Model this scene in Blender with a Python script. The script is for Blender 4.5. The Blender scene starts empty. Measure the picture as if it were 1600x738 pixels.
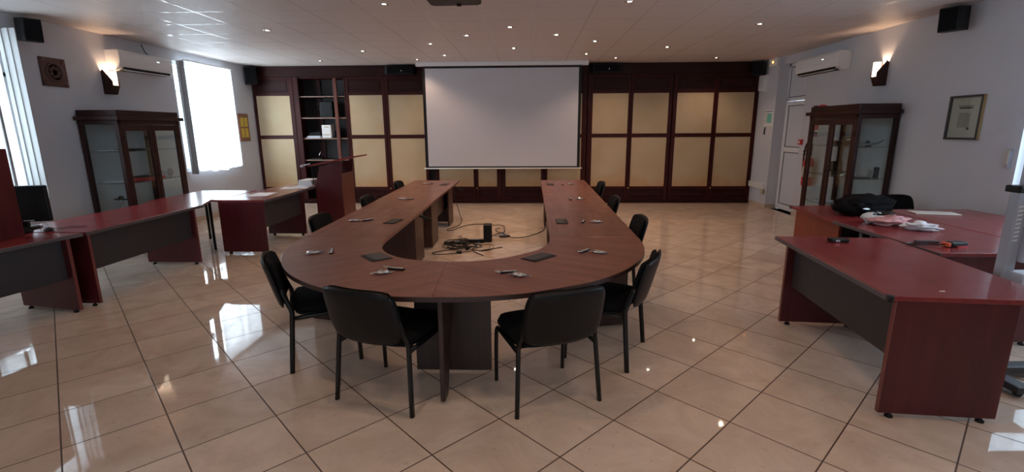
import bpy, bmesh, math, random
from mathutils import Vector, Matrix
random.seed(7)
scn = bpy.context.scene
COL = scn.collection
PI = math.pi

# ------------------------------------------------------------------ camera
cd = bpy.data.cameras.new('camera'); cam = bpy.data.objects.new('camera', cd); COL.objects.link(cam)
scn.camera = cam
pitch, yaw, roll = .2169, -.0336, -.0057
fw = Vector((math.sin(yaw)*math.cos(pitch), math.cos(yaw)*math.cos(pitch), -math.sin(pitch)))
rt = Vector((math.cos(yaw), -math.sin(yaw), 0)); up = rt.cross(fw)
r2 = rt*math.cos(roll)+up*math.sin(roll); u2 = -rt*math.sin(roll)+up*math.cos(roll)
cam.matrix_world = Matrix(((r2.x, u2.x, -fw.x, 0), (r2.y, u2.y, -fw.y, 0), (r2.z, u2.z, -fw.z, 1.72), (0, 0, 0, 1)))
cd.sensor_width = 36; cd.lens = 760.7/1600*36; cd.clip_start = .05; cd.clip_end = 200
# ------------------------------------------------------------------ view, world, daylight
vs = scn.view_settings
scn.display_settings.display_device = 'sRGB'
vs.view_transform = 'Standard'; vs.look = 'None'; vs.gamma = 1; vs.use_curve_mapping = False
vs.exposure = -0.26
scn.cycles.transparent_max_bounces = 32
W = bpy.data.worlds.new('sky'); scn.world = W; W.use_nodes = True
W.node_tree.nodes['Background'].inputs[0].default_value = (.75, .87, 1, 1)
W.node_tree.nodes['Background'].inputs[1].default_value = 3.0
def daylight(name, loc, rot, sx, sy, power, col=(.86, .92, 1)):
    l = bpy.data.lights.new(name, 'AREA'); l.shape = 'RECTANGLE'; l.size = sx; l.size_y = sy; l.energy = power; l.color = col
    o = bpy.data.objects.new(name, l); o.location = loc; o.rotation_euler = rot; COL.objects.link(o); return o
# outside the windows, shining in
daylight('daylight_far_window', (-6.75, 9.75, 1.95), (0, -PI/2, 0), 2.3, 2.1, 240, (.80, .88, 1))
daylight('daylight_near_window', (-6.75, 4.9, 1.95), (0, -PI/2, 0), 2.3, 2.7, 130, (.76, .86, 1))
daylight('daylight_right_window', (5.75, 3.6, 1.95), (0, PI/2, 0), 2.3, 3.4, 190, (.64, .79, 1))
daylight('daylight_rear_window', (-.5, -3.6, 1.9), (PI/2, 0, 0), 6.0, 1.7, 9, (.74, .85, 1))

# ------------------------------------------------------------------ materials
def nm(name):
    m = bpy.data.materials.new(name); m.use_nodes = True
    return m, m.node_tree.nodes, m.node_tree.links, m.node_tree.nodes['Principled BSDF']
def plain(name, c, rough=.5, metal=0, noise=.06, scale=8, bump=0, spec=.5, alpha=None):
    m, N, L, b = nm(name)
    tc = N.new('ShaderNodeTexCoord'); nz = N.new('ShaderNodeTexNoise'); nz.inputs['Scale'].default_value = scale; nz.inputs['Detail'].default_value = 4
    L.new(tc.outputs['Object'], nz.inputs['Vector'])
    mx = N.new('ShaderNodeMix'); mx.data_type = 'RGBA'
    mx.inputs[6].default_value = tuple(x*(1-noise) for x in c)+(1,); mx.inputs[7].default_value = tuple(min(1, x*(1+noise)) for x in c)+(1,)
    L.new(nz.outputs['Fac'], mx.inputs[0]); L.new(mx.outputs[2], b.inputs['Base Color'])
    b.inputs['Roughness'].default_value = rough; b.inputs['Metallic'].default_value = metal
    b.inputs['Specular IOR Level'].default_value = spec
    if bump:
        bp = N.new('ShaderNodeBump'); bp.inputs['Strength'].default_value = bump; bp.inputs['Distance'].default_value = .01
        L.new(nz.outputs['Fac'], bp.inputs['Height']); L.new(bp.outputs[0], b.inputs['Normal'])
    return m
def wood(name, c1, c2, angle=0, rough=.35, axis='Y', stretch=14, scale=1.6, spec=.5, patch=0.0, bump=0.0):
    m, N, L, b = nm(name)
    tc = N.new('ShaderNodeTexCoord'); mp = N.new('ShaderNodeMapping'); mp.vector_type = 'POINT'
    mp.inputs['Rotation'].default_value = (0, 0, angle)
    L.new(tc.outputs['Object'], mp.inputs[0])
    m2 = N.new('ShaderNodeMapping'); L.new(mp.outputs[0], m2.inputs[0])
    s = [stretch]*3; s['XYZ'.index(axis)] = 1
    m2.inputs['Scale'].default_value = s
    nz = N.new('ShaderNodeTexNoise'); nz.inputs['Scale'].default_value = scale; nz.inputs['Detail'].default_value = 7; nz.inputs['Roughness'].default_value = .62
    nz.inputs['Distortion'].default_value = .6
    L.new(m2.outputs[0], nz.inputs['Vector'])
    cr = N.new('ShaderNodeValToRGB'); cr.color_ramp.elements[0].position = .32; cr.color_ramp.elements[1].position = .72
    cr.color_ramp.elements[0].color = c1+(1,); cr.color_ramp.elements[1].color = c2+(1,)
    L.new(nz.outputs['Fac'], cr.inputs[0])
    L.new(cr.outputs[0], b.inputs['Base Color'])
    n2 = N.new('ShaderNodeTexNoise'); n2.inputs['Scale'].default_value = 5; n2.inputs['Detail'].default_value = 3
    L.new(tc.outputs['Object'], n2.inputs['Vector'])
    mr = N.new('ShaderNodeMapRange'); mr.inputs[3].default_value = max(.02, rough-.06); mr.inputs[4].default_value = rough+.08
    L.new(n2.outputs['Fac'], mr.inputs[0]); L.new(mr.outputs[0], b.inputs['Roughness'])
    b.inputs['Specular IOR Level'].default_value = spec
    return m
def emit(name, c, s):
    m, N, L, b = nm(name)
    b.inputs['Base Color'].default_value = c+(1,); b.inputs['Emission Color'].default_value = c+(1,); b.inputs['Emission Strength'].default_value = s
    return m
def glassm(name, tint=(.93, .97, .96), refl=1.0):
    m, N, L, b = nm(name); N.remove(b)
    tr = N.new('ShaderNodeBsdfTransparent'); tr.inputs[0].default_value = tint+(1,)
    gl = N.new('ShaderNodeBsdfGlossy'); gl.inputs['Roughness'].default_value = .02
    lw = N.new('ShaderNodeLayerWeight'); lw.inputs[0].default_value = .5
    pw = N.new('ShaderNodeMath'); pw.operation = 'POWER'; pw.inputs[1].default_value = 4; L.new(lw.outputs['Facing'], pw.inputs[0])
    mu = N.new('ShaderNodeMath'); mu.operation = 'MULTIPLY_ADD'; mu.use_clamp = True; mu.inputs[1].default_value = .7*refl; mu.inputs[2].default_value = .035*refl; L.new(pw.outputs[0], mu.inputs[0])
    mx = N.new('ShaderNodeMixShader'); L.new(mu.outputs[0], mx.inputs[0]); L.new(tr.outputs[0], mx.inputs[1]); L.new(gl.outputs[0], mx.inputs[2])
    L.new(mx.outputs[0], N['Material Output'].inputs[0])
    return m
def tile_mask(N, L, p, q, pw, w):
    """1 on the joints; p,q float sockets in tile units; w half joint width in tile units"""
    outs = []
    for s in (p, q):
        a = N.new('ShaderNodeMath'); a.operation = 'FRACT'; L.new(s, a.inputs[0])
        b_ = N.new('ShaderNodeMath'); b_.operation = 'SUBTRACT'; L.new(a.outputs[0], b_.inputs[0]); b_.inputs[1].default_value = .5
        c = N.new('ShaderNodeMath'); c.operation = 'ABSOLUTE'; L.new(b_.outputs[0], c.inputs[0])
        d = N.new('ShaderNodeMath'); d.operation = 'GREATER_THAN'; L.new(c.outputs[0], d.inputs[0]); d.inputs[1].default_value = .5-w
        outs.append(d.outputs[0])
    mx = N.new('ShaderNodeMath'); mx.operation = 'MAXIMUM'; L.new(outs[0], mx.inputs[0]); L.new(outs[1], mx.inputs[1])
    return mx.outputs[0], outs
def lin(N, L, sx, sy, a, b_, c):
    """a*x + b*y + c"""
    m1 = N.new('ShaderNodeMath'); m1.operation = 'MULTIPLY_ADD'; L.new(sx, m1.inputs[0]); m1.inputs[1].default_value = a; m1.inputs[2].default_value = c
    m2 = N.new('ShaderNodeMath'); m2.operation = 'MULTIPLY_ADD'; L.new(sy, m2.inputs[0]); m2.inputs[1].default_value = b_; L.new(m1.outputs[0], m2.inputs[2])
    return m2.outputs[0]
def floor_mat():
    m, N, L, b = nm('polished_cream_tiles')
    tc = N.new('ShaderNodeTexCoord'); sp = N.new('ShaderNodeSeparateXYZ'); L.new(tc.outputs['Object'], sp.inputs[0])
    t = .4875; ox, oy = .1732, 2.299; k = 1/(math.sqrt(2)*t)
    p = lin(N, L, sp.outputs[0], sp.outputs[1], k, k, -k*(ox+oy)+100); q = lin(N, L, sp.outputs[0], sp.outputs[1], k, -k, -k*(ox-oy)+100)
    mask, _ = tile_mask(N, L, p, q, None, .0082)
    # per tile id
    fl = []
    for s in (p, q):
        f_ = N.new('ShaderNodeMath'); f_.operation = 'FLOOR'; L.new(s, f_.inputs[0]); fl.append(f_)
    cb = N.new('ShaderNodeCombineXYZ'); L.new(fl[0].outputs[0], cb.inputs[0]); L.new(fl[1].outputs[0], cb.inputs[1])
    wn = N.new('ShaderNodeTexWhiteNoise'); L.new(cb.outputs[0], wn.inputs['Vector'])
    va = N.new('ShaderNodeVectorMath'); va.operation = 'MULTIPLY_ADD'; va.inputs[1].default_value = (7, 7, 7)
    L.new(wn.outputs['Color'], va.inputs[0]); L.new(tc.outputs['Object'], va.inputs[2])
    nz = N.new('ShaderNodeTexNoise'); nz.inputs['Scale'].default_value = 2.6; nz.inputs['Detail'].default_value = 8; nz.inputs['Roughness'].default_value = .65; nz.inputs['Distortion'].default_value = .8
    L.new(va.outputs[0], nz.inputs['Vector'])
    cr = N.new('ShaderNodeValToRGB'); e = cr.color_ramp.elements
    e[0].position = .3; e[0].color = (.56, .42, .33, 1); e[1].position = .7; e[1].color = (.74, .59, .48, 1)
    L.new(nz.outputs['Fac'], cr.inputs[0])
    # little brown pits
    n3 = N.new('ShaderNodeTexNoise'); n3.inputs['Scale'].default_value = 22; n3.inputs['Detail'].default_value = 6; L.new(va.outputs[0], n3.inputs['Vector'])
    gt = N.new('ShaderNodeMapRange'); gt.inputs[1].default_value = .64; gt.inputs[2].default_value = .74; gt.inputs[4].default_value = .35; L.new(n3.outputs['Fac'], gt.inputs[0])
    mp = N.new('ShaderNodeMix'); mp.data_type = 'RGBA'; L.new(gt.outputs[0], mp.inputs[0]); L.new(cr.outputs[0], mp.inputs[6]); mp.inputs[7].default_value = (.36, .24, .17, 1)
    hv = N.new('ShaderNodeHueSaturation'); mr = N.new('ShaderNodeMapRange'); mr.inputs[3].default_value = .94; mr.inputs[4].default_value = 1.05
    L.new(wn.outputs['Value'], mr.inputs[0]); L.new(mr.outputs[0], hv.inputs['Value']); L.new(mp.outputs[2], hv.inputs['Color'])
    mx = N.new('ShaderNodeMix'); mx.data_type = 'RGBA'; L.new(mask, mx.inputs[0]); L.new(hv.outputs[0], mx.inputs[6]); mx.inputs[7].default_value = (.075, .040, .024, 1)
    L.new(mx.outputs[2], b.inputs['Base Color'])
    rg = N.new('ShaderNodeMix'); rg.data_type = 'FLOAT'; L.new(mask, rg.inputs[0]); rg.inputs[2].default_value = .035; rg.inputs[3].default_value = .55
    L.new(rg.outputs[0], b.inputs['Roughness']); b.inputs['Specular IOR Level'].default_value = .55
    inv = N.new('ShaderNodeMath'); inv.operation = 'SUBTRACT'; inv.inputs[0].default_value = 1; L.new(mask, inv.inputs[1])
    bp = N.new('ShaderNodeBump'); bp.inputs['Strength'].default_value = .25; bp.inputs['Distance'].default_value = .002
    L.new(inv.outputs[0], bp.inputs['Height'])
    n4 = N.new('ShaderNodeTexNoise'); n4.inputs['Scale'].default_value = 1.7; L.new(va.outputs[0], n4.inputs['Vector'])
    b2 = N.new('ShaderNodeBump'); b2.inputs['Strength'].default_value = .05; b2.inputs['Distance'].default_value = .004
    L.new(n4.outputs['Fac'], b2.inputs['Height']); L.new(bp.outputs[0], b2.inputs['Normal']); L.new(b2.outputs[0], b.inputs['Normal'])
    return m
def ceiling_mat():
    m, N, L, b = nm('ceiling_tiles')
    tc = N.new('ShaderNodeTexCoord'); sp = N.new('ShaderNodeSeparateXYZ'); L.new(tc.outputs['Object'], sp.inputs[0])
    t = .692
    p = lin(N, L, sp.outputs[0], sp.outputs[1], 1/t, 0, -.089/t+100); q = lin(N, L, sp.outputs[0], sp.outputs[1], 0, 1/t, -6.25/t+100)
    mask, o = tile_mask(N, L, p, q, None, .011)
    nz = N.new('ShaderNodeTexNoise'); nz.inputs['Scale'].default_value = 90; nz.inputs['Detail'].default_value = 3; L.new(tc.outputs['Object'], nz.inputs['Vector'])
    cr = N.new('ShaderNodeValToRGB'); cr.color_ramp.elements[0].color = (.60, .53, .50, 1); cr.color_ramp.elements[1].color = (.68, .61, .58, 1); L.new(nz.outputs['Fac'], cr.inputs[0])
    mx = N.new('ShaderNodeMix'); mx.data_type = 'RGBA'; L.new(mask, mx.inputs[0]); L.new(cr.outputs[0], mx.inputs[6]); mx.inputs[7].default_value = (.74, .69, .65, 1)
    L.new(mx.outputs[2], b.inputs['Base Color'])
    rg = N.new('ShaderNodeMix'); rg.data_type = 'FLOAT'; L.new(mask, rg.inputs[0]); rg.inputs[2].default_value = .55; rg.inputs[3].default_value = .18
    L.new(rg.outputs[0], b.inputs['Roughness'])
    bp = N.new('ShaderNodeBump'); bp.inputs['Strength'].default_value = .08; bp.inputs['Distance'].default_value = .003
    L.new(mask, bp.inputs['Height']); L.new(bp.outputs[0], b.inputs['Normal'])
    return m
def curtain_mat():
    m, N, L, b = nm('sheer_white_curtain'); N.remove(b)
    tl = N.new('ShaderNodeBsdfTranslucent'); tl.inputs[0].default_value = (.9, .92, .95, 1)
    df = N.new('ShaderNodeBsdfDiffuse'); df.inputs[0].default_value = (.85, .86, .88, 1)
    tr = N.new('ShaderNodeBsdfTransparent')
    m1 = N.new('ShaderNodeMixShader'); m1.inputs[0].default_value = .35; L.new(tl.outputs[0], m1.inputs[1]); L.new(df.outputs[0], m1.inputs[2])
    m2 = N.new('ShaderNodeMixShader'); m2.inputs[0].default_value = .12; L.new(m1.outputs[0], m2.inputs[1]); L.new(tr.outputs[0], m2.inputs[2])
    L.new(m2.outputs[0], N['Material Output'].inputs[0]); return m
def cream_panel_mat():
    m, N, L, b = nm('cream_panel_cloth')
    tc = N.new('ShaderNodeTexCoord')
    sp = N.new('ShaderNodeSeparateXYZ'); L.new(tc.outputs['Object'], sp.inputs[0])
    nz = N.new('ShaderNodeTexNoise'); nz.inputs['Scale'].default_value = 1.7; nz.inputs['Detail'].default_value = 5; L.new(tc.outputs['Object'], nz.inputs['Vector'])
    cr = N.new('ShaderNodeValToRGB'); cr.color_ramp.elements[0].position = .35; cr.color_ramp.elements[1].position = .62
    cr.color_ramp.elements[0].color = (.52, .385, .235, 1); cr.color_ramp.elements[1].color = (.56, .44, .29, 1); L.new(nz.outputs['Fac'], cr.inputs[0])
    # old brown stains near the lower edge
    n2 = N.new('ShaderNodeTexNoise'); n2.inputs['Scale'].default_value = 4; n2.inputs['Detail'].default_value = 4; L.new(tc.outputs['Object'], n2.inputs['Vector'])
    z = N.new('ShaderNodeMapRange'); z.inputs[1].default_value = .72; z.inputs[2].default_value = .38; L.new(sp.outputs[2], z.inputs[0])
    mu = N.new('ShaderNodeMath'); mu.operation = 'MULTIPLY'; L.new(z.outputs[0], mu.inputs[0]); L.new(n2.outputs['Fac'], mu.inputs[1])
    mx = N.new('ShaderNodeMix'); mx.data_type = 'RGBA'; L.new(mu.outputs[0], mx.inputs[0]); L.new(cr.outputs[0], mx.inputs[6]); mx.inputs[7].default_value = (.52, .24, .08, 1)
    L.new(mx.outputs[2], b.inputs['Base Color']); b.inputs['Roughness'].default_value = .75; b.inputs['Specular IOR Level'].default_value = .2
    wv = N.new('ShaderNodeTexWave'); wv.inputs['Scale'].default_value = 60; L.new(tc.outputs['Object'], wv.inputs['Vector'])
    bp = N.new('ShaderNodeBump'); bp.inputs['Strength'].default_value = .05; L.new(wv.outputs['Fac'], bp.inputs['Height']); L.new(bp.outputs[0], b.inputs['Normal'])
    return m
MAT = dict(
    wall=plain('white_wall_paint', (.60, .605, .65), .62, 0, .03, 2.5, .03),
    floor=floor_mat(), ceiling=ceiling_mat(),
    base=plain('cream_skirting_tile', (.60, .47, .38), .2, 0, .08, 6),
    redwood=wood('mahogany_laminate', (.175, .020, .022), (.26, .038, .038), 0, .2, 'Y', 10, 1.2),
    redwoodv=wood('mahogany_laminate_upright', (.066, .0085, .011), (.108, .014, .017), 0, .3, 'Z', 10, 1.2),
    rededge=plain('red_edge_strip', (.20, .05, .045), .3),
    greyedge=plain('grey_edge_strip', (.10, .085, .09), .35),
    modesty=plain('grey_modesty_board', (.040, .036, .042), .5, 0, .05, 4),
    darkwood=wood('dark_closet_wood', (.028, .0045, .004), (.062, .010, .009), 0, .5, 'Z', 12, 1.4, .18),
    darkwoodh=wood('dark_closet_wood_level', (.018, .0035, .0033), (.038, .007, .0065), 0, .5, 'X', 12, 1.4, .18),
    postwood=wood('reddish_closet_post', (.12, .034, .022), (.17, .05, .03), 0, .35, 'Z', 12, 1.4),
    inner=plain('dark_closet_lining', (.028, .022, .022), .7),
    shelfedge=plain('pale_shelf_edge', (.28, .17, .12), .5),
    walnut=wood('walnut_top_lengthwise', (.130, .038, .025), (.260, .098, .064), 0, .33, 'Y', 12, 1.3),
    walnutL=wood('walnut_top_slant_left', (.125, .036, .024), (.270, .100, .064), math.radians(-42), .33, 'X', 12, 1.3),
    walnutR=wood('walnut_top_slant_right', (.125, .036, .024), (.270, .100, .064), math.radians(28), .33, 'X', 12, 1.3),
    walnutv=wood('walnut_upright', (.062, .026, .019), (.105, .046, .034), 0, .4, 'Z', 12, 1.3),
    walnutedge=plain('dark_table_edge', (.045, .022, .018), .35),
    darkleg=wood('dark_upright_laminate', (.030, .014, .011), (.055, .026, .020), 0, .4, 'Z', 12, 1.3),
    warmlitwood=wood('mahogany_laminate_warm_lit', (.22, .040, .022), (.32, .065, .035), 0, .3, 'Z', 10, 1.2),  # red desk panel with the warm sconce light put into its colour
    cream=cream_panel_mat(), curtain=curtain_mat(),
    vane=plain('grey_curtain_lining', (.42, .41, .41), .9),
    black=plain('black_plastic', (.006, .006, .007), .45, 0, .1, 20, 0, .3),
    satin=plain('black_satin_plastic', (.006, .006, .0075), .45, 0, .1, 12, 0, .3),
    fabric=plain('black_seat_fabric', (.006, .006, .007), .95, 0, .25, 160, .25, .15),
    blackmetal=plain('black_enamel_tube', (.006, .006, .007), .3, 0, .05, 30, 0, .4),
    white=plain('white_plastic', (.78, .78, .78), .35, 0, .02),
    paper=plain('white_paper', (.82, .82, .84), .7, 0, .02),
    paperg=plain('printed_paper', (.62, .64, .70), .7, 0, .25, 25),
    beige=plain('beige_plastic', (.62, .56, .40), .5),
    screen=plain('projection_cloth', (.55, .535, .57), .8, 0, .015, 3),
    chrome=plain('chrome', (.75, .75, .76), .18, 1),
    silver=plain('silver_foil', (.72, .70, .70), .25, .7, .3, 60, .4),
    cellophane=glassm('clear_cellophane', (.92, .92, .93), 2.2),
    glass=glassm('clear_glass'), tinted=glassm('cabinet_glass', (.90, .95, .95), 1.3),
    cabwood=wood('vitrine_wood', (.024, .006, .0055), (.046, .010, .0095), 0, .35, 'Z', 12, 1.5, .35),
    steel=plain('grey_steel', (.40, .41, .46), .35, .3), lilac=plain('pale_grey_enamel', (.48, .50, .60), .4),
    red=plain('red_enamel', (.55, .03, .035), .3), orange=plain('orange_plastic', (.8, .12, .03), .4),
    pink=plain('pink_plastic_bag', (.60, .28, .28), .4, 0, .25, 30, .3), bag=plain('white_plastic_bag', (.72, .70, .72), .35, 0, .12, 30, .35),
    backpack=plain('black_bag_cloth', (.004, .004, .005), .8, 0, .3, 60, .2, .1),
    brass=plain('brass', (.6, .42, .16), .3, 1), gold=plain('gilt_frame', (.42, .29, .13), .4, .4),
    copper=plain('carved_brown_wood', (.10, .045, .035), .5, 0, .3, 14, .6),
    yellow=plain('yellow_picture', (.62, .43, .05), .5, 0, .15, 12), brownframe=plain('brown_frame', (.22, .08, .05), .4),
    green=plain('green_print', (.18, .52, .45), .6), blue=plain('blue_plastic', (.08, .18, .42), .5),
    lampglass=emit('frosted_lit_glass', (1, .82, .62), 2.6), bulb=emit('lit_bulb', (1, .90, .78), 60),
    led=emit('orange_indicator', (1, .33, .06), 9), glow=emit('green_indicator', (.8, .9, 1), 3),
    doorpanel=plain('white_door_panel', (.62, .64, .70), .3), pvc=plain('white_door_frame', (.72, .73, .76), .3),
    gasket=plain('dark_gasket', (.03, .03, .04), .5), ink=plain('printing_ink', (.045, .042, .045), .55), mount=plain('cream_mount', (.58, .53, .47), .7),
)
# ------------------------------------------------------------------ mesh helpers
class MB:
    def __init__(s): s.v = []; s.f = []; s.sm = []
    def add(s, vs, fs, smooth=False):
        o = len(s.v); s.v += [Vector(v) for v in vs]
        for f in fs: s.f.append([i+o for i in f]); s.sm.append(smooth)
        return s
    def box(s, x0, x1, y0, y1, z0, z1, rz=0, c=None):
        vs = [Vector((x, y, z)) for x in (x0, x1) for y in (y0, y1) for z in (z0, z1)]
        if rz:
            c = Vector(c) if c else Vector(((x0+x1)/2, (y0+y1)/2, 0))
            R = Matrix.Rotation(rz, 3, 'Z'); vs = [R@(v-c)+c for v in vs]
        return s.add(vs, [(0, 1, 3, 2), (4, 6, 7, 5), (0, 4, 5, 1), (2, 3, 7, 6), (0, 2, 6, 4), (1, 5, 7, 3)])
    def prism(s, pts, z0, z1, smooth=False):
        n = len(pts)
        a = sum(pts[i][0]*pts[(i+1) % n][1]-pts[(i+1) % n][0]*pts[i][1] for i in range(n))
        if a < 0: pts = pts[::-1]
        vs = [(p[0], p[1], z0) for p in pts]+[(p[0], p[1], z1) for p in pts]
        s.add(vs, [tuple(range(n-1, -1, -1)), tuple(range(n, 2*n))])
        o = len(s.v)-2*n
        for i in range(n):
            j = (i+1) % n; s.f.append([o+i, o+j, o+n+j, o+n+i]); s.sm.append(smooth)
        return s
    def extrude(s, pts, d):
        """pts: planar 3d loop, d: offset vector"""
        n = len(pts); d = Vector(d); P = [Vector(p) for p in pts]
        s.add(P+[p+d for p in P], [tuple(range(n-1, -1, -1)), tuple(range(n, 2*n))]+[(i, (i+1) % n, n+(i+1) % n, n+i) for i in range(n)])
        return s
    def tube(s, pts, r, n=8, sm=0, flat=1.0, closed=False):
        P = [Vector(p) for p in pts]
        for _ in range(sm):
            Q = [P[0]]
            for a, b in zip(P, P[1:]): Q += [a*.75+b*.25, a*.25+b*.75]
            P = Q+[P[-1]]
        rings = []; u = None
        for i, p in enumerate(P):
            t = (P[min(i+1, len(P)-1)]-P[max(i-1, 0)]).normalized()
            if u is None:
                u = t.cross(Vector((0, 0, 1)) if abs(t.z) < .9 else Vector((0, 1, 0))).normalized()
            else: u = (u-t*u.dot(t)).normalized()
            w = t.cross(u); rr = r(i/(len(P)-1)) if callable(r) else r
            rings.append([p+u*math.cos(2*PI*k/n)*rr+w*math.sin(2*PI*k/n)*rr*flat for k in range(n)])
        vs = [v for q in rings for v in q]; fs = []
        for i in range(len(rings)-1):
            for k in range(n): fs.append((i*n+k, i*n+(k+1) % n, (i+1)*n+(k+1) % n, (i+1)*n+k))
        s.add(vs, fs, True); o = len(s.v)-len(vs)
        s.f.append([o+k for k in range(n)][::-1]); s.sm.append(False)
        s.f.append([o+len(vs)-n+k for k in range(n)]); s.sm.append(False)
        return s
    def lathe(s, prof, c=(0, 0, 0), n=24, axis='Z'):
        vs = []
        for r, h in prof:
            for k in range(n):
                a = 2*PI*k/n; x, y = r*math.cos(a), r*math.sin(a)
                v = {'Z': (x, y, h), 'X': (h, x, y), 'Y': (x, h, y)}[axis]
                vs.append((v[0]+c[0], v[1]+c[1], v[2]+c[2]))
        fs = [(i*n+k, i*n+(k+1) % n, (i+1)*n+(k+1) % n, (i+1)*n+k) for i in range(len(prof)-1) for k in range(n)]
        s.add(vs, fs, True); o = len(s.v)-len(vs)
        s.f.append([o+k for k in range(n)]); s.sm.append(False); s.f.append([o+len(vs)-n+k for k in range(n)]); s.sm.append(False)
        return s
    def blob(s, c, r, seed=0, amp=.15, n=20, m=12, freq=2.0, flatb=None, e=1.0):
        from mathutils import noise
        vs = []; fs = []
        for i in range(m+1):
            th = PI*i/m
            for k in range(n):
                ph = 2*PI*k/n
                sg = lambda x: math.copysign(abs(x)**e, x)
                d = Vector((sg(math.sin(th))*sg(math.cos(ph)), sg(math.sin(th))*sg(math.sin(ph)), sg(math.cos(th))))
                w = 1+amp*noise.noise(d*freq+Vector((seed*3.1, seed, 0)))*2
                v = Vector((d.x*r[0]*w, d.y*r[1]*w, d.z*r[2]*w))
                if flatb is not None: v.z = max(v.z, flatb)
                vs.append(v+Vector(c))
        for i in range(m):
            for k in range(n): fs.append((i*n+k, (i+1)*n+k, (i+1)*n+(k+1) % n, i*n+(k+1) % n))
        return s.add(vs, fs, True)
    def xf(s, M):
        s.v = [M@v for v in s.v]; return s
    def build(s, name, mat, parent=None, bevel=0, loc=None):
        me = bpy.data.meshes.new(name)
        V = s.v
        me.from_pydata([tuple(v) for v in V], [], s.f); me.update()
        for p, q in zip(me.polygons, s.sm): p.use_smooth = q
        bm = bmesh.new(); bm.from_mesh(me); bmesh.ops.recalc_face_normals(bm, faces=bm.faces); bm.to_mesh(me); bm.free()
        me.materials.append(MAT[mat] if isinstance(mat, str) else mat)
        o = bpy.data.objects.new(name, me); COL.objects.link(o)
        if parent is not None: o.parent = parent
        if loc is not None: o.location = loc
        if bevel:
            b = o.modifiers.new('bevel', 'BEVEL'); b.width = bevel; b.segments = 2; b.limit_method = 'ANGLE'; b.angle_limit = math.radians(50)
        return o
def tag(o, label=None, cat=None, group=None, kind=None):
    for k, v in (('label', label), ('category', cat), ('group', group), ('kind', kind)):
        if v: o[k] = v
    return o
def empty(name, loc, rz=0, label=None, cat=None, group=None):
    o = bpy.data.objects.new(name, None); o.empty_display_size = .1; COL.objects.link(o); o.location = loc; o.rotation_euler.z = rz
    return tag(o, label, cat, group)
def copy_tree(o, parent=None):
    c = o.copy(); COL.objects.link(c); c.parent = parent
    for ch in list(o.children): copy_tree(ch, c)
    return c
def place(proto, first, loc, rz, label, group=None):
    o = proto if first else copy_tree(proto)
    o.location = loc; o.rotation_euler.z = rz; o['label'] = label
    if group: o['group'] = group
    return o
def struct(o): o['kind'] = 'structure'; return o

# ================================================================== ROOM
XL, XR, YB, YF, ZC = -6.35, 5.25, 11.95, -3.2, 3.13
struct(MB().box(XL-.5, XR+.5, YF-.3, YB+.3, -.1, 0).build('floor', 'floor'))
struct(MB().box(XL-.5, XR+.5, YF-.3, YB+.3, ZC, ZC+.1).build('ceiling', 'ceiling'))
def wall_x(name, xa, xb, holes, y0, y1):
    m = MB(); y = y0
    for (a, b, za, zb) in holes:
        m.box(xa, xb, y, a, 0, ZC); m.box(xa, xb, a, b, 0, za); m.box(xa, xb, a, b, zb, ZC); y = b
    m.box(xa, xb, y, y1, 0, ZC); return struct(m.build(name, 'wall'))
W1 = (3.7, 6.08, .95, 2.93); W2 = (8.93, 10.68, .97, 2.95); W3 = (2.2, 5.25, .9, 2.9)
wall_x('wall_left', XL-.2, XL, [W1, W2], YF, YB)
D0, D1 = 9.76, 10.65
wall_x('wall_right', XR, XR+.3, [W3, (D0, D1, 0, 2.98)], YF, YB)
struct(MB().box(XL-.2, XR+.3, YB, YB+.2, 0, ZC).build('wall_back', 'wall'))
# rear wall behind the viewpoint with a wide window
m = MB(); m.box(XL-.2, -3.6, YF-.2, YF, 0, ZC).box(2.6, XR+.3, YF-.2, YF, 0, ZC).box(-3.6, 2.6, YF-.2, YF, 0, 1.05).box(-3.6, 2.6, YF-.2, YF, 2.75, ZC)
struct(m.build('wall_rear', 'wall'))
struct(MB().box(5.14, XR, D1, 11.45, 0, ZC).build('wall_pier', 'wall'))
struct(MB().box(XL, XL+.012, YF, 11.45, 0, .09).build('baseboard_left', 'base'))
m = MB().box(XR-.012, XR, YF, D0, 0, .09).box(5.128, 5.14, D1-.012, 11.45, 0, .09).box(5.14, XR+.1, D1-.012, D1, 0, .09)
struct(m.build('baseboard_right', 'base'))
# windows
def window(n, x, w, side):
    y0, y1, z0, z1 = w; xa = x-.13 if side < 0 else x+.07; xb = xa+.06
    e = empty('window_%d' % n, ((xa+xb)/2, (y0+y1)/2, z0)); struct(e)
    L = lambda m: m.xf(Matrix.Translation(-Vector(((xa+xb)/2, (y0+y1)/2, z0))))
    m = MB(); t = .06
    m.box(xa, xb, y0, y1, z0, z0+t).box(xa, xb, y0, y1, z1-t, z1).box(xa, xb, y0, y0+t, z0, z1).box(xa, xb, y1-t, y1, z0, z1)
    k = 3
    for i in range(1, k): yy = y0+(y1-y0)*i/k; m.box(xa, xb, yy-t/2, yy+t/2, z0, z1)
    m.box(xa, xb, y0, y1, z1-.55, z1-.5)
    L(m).build('window_frame', 'pvc', e)
    L(MB().box((xa+xb)/2-.003, (xa+xb)/2+.003, y0+t, y1-t, z0+t, z1-t)).build('window_glass', 'glass', e)
window(1, XL, W1, -1); window(2, XL, W2, -1); window(3, XR, W3, 1)
e = struct(empty('window_4', (-.5, YF-.1, 1.05)))
m = MB()
for i in range(5): m.box(-3.1+i*1.55-.03, -3.1+i*1.55+.03, -.03, .03, 0, 1.7)
m.box(-3.1, 3.1, -.03, .03, 0, .06).box(-3.1, 3.1, -.03, .03, 1.64, 1.7); m.build('window_frame', 'pvc', e)
MB().box(-3.1, 3.1, -.004, .004, .05, 1.65).build('window_glass', 'glass', e)
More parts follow.
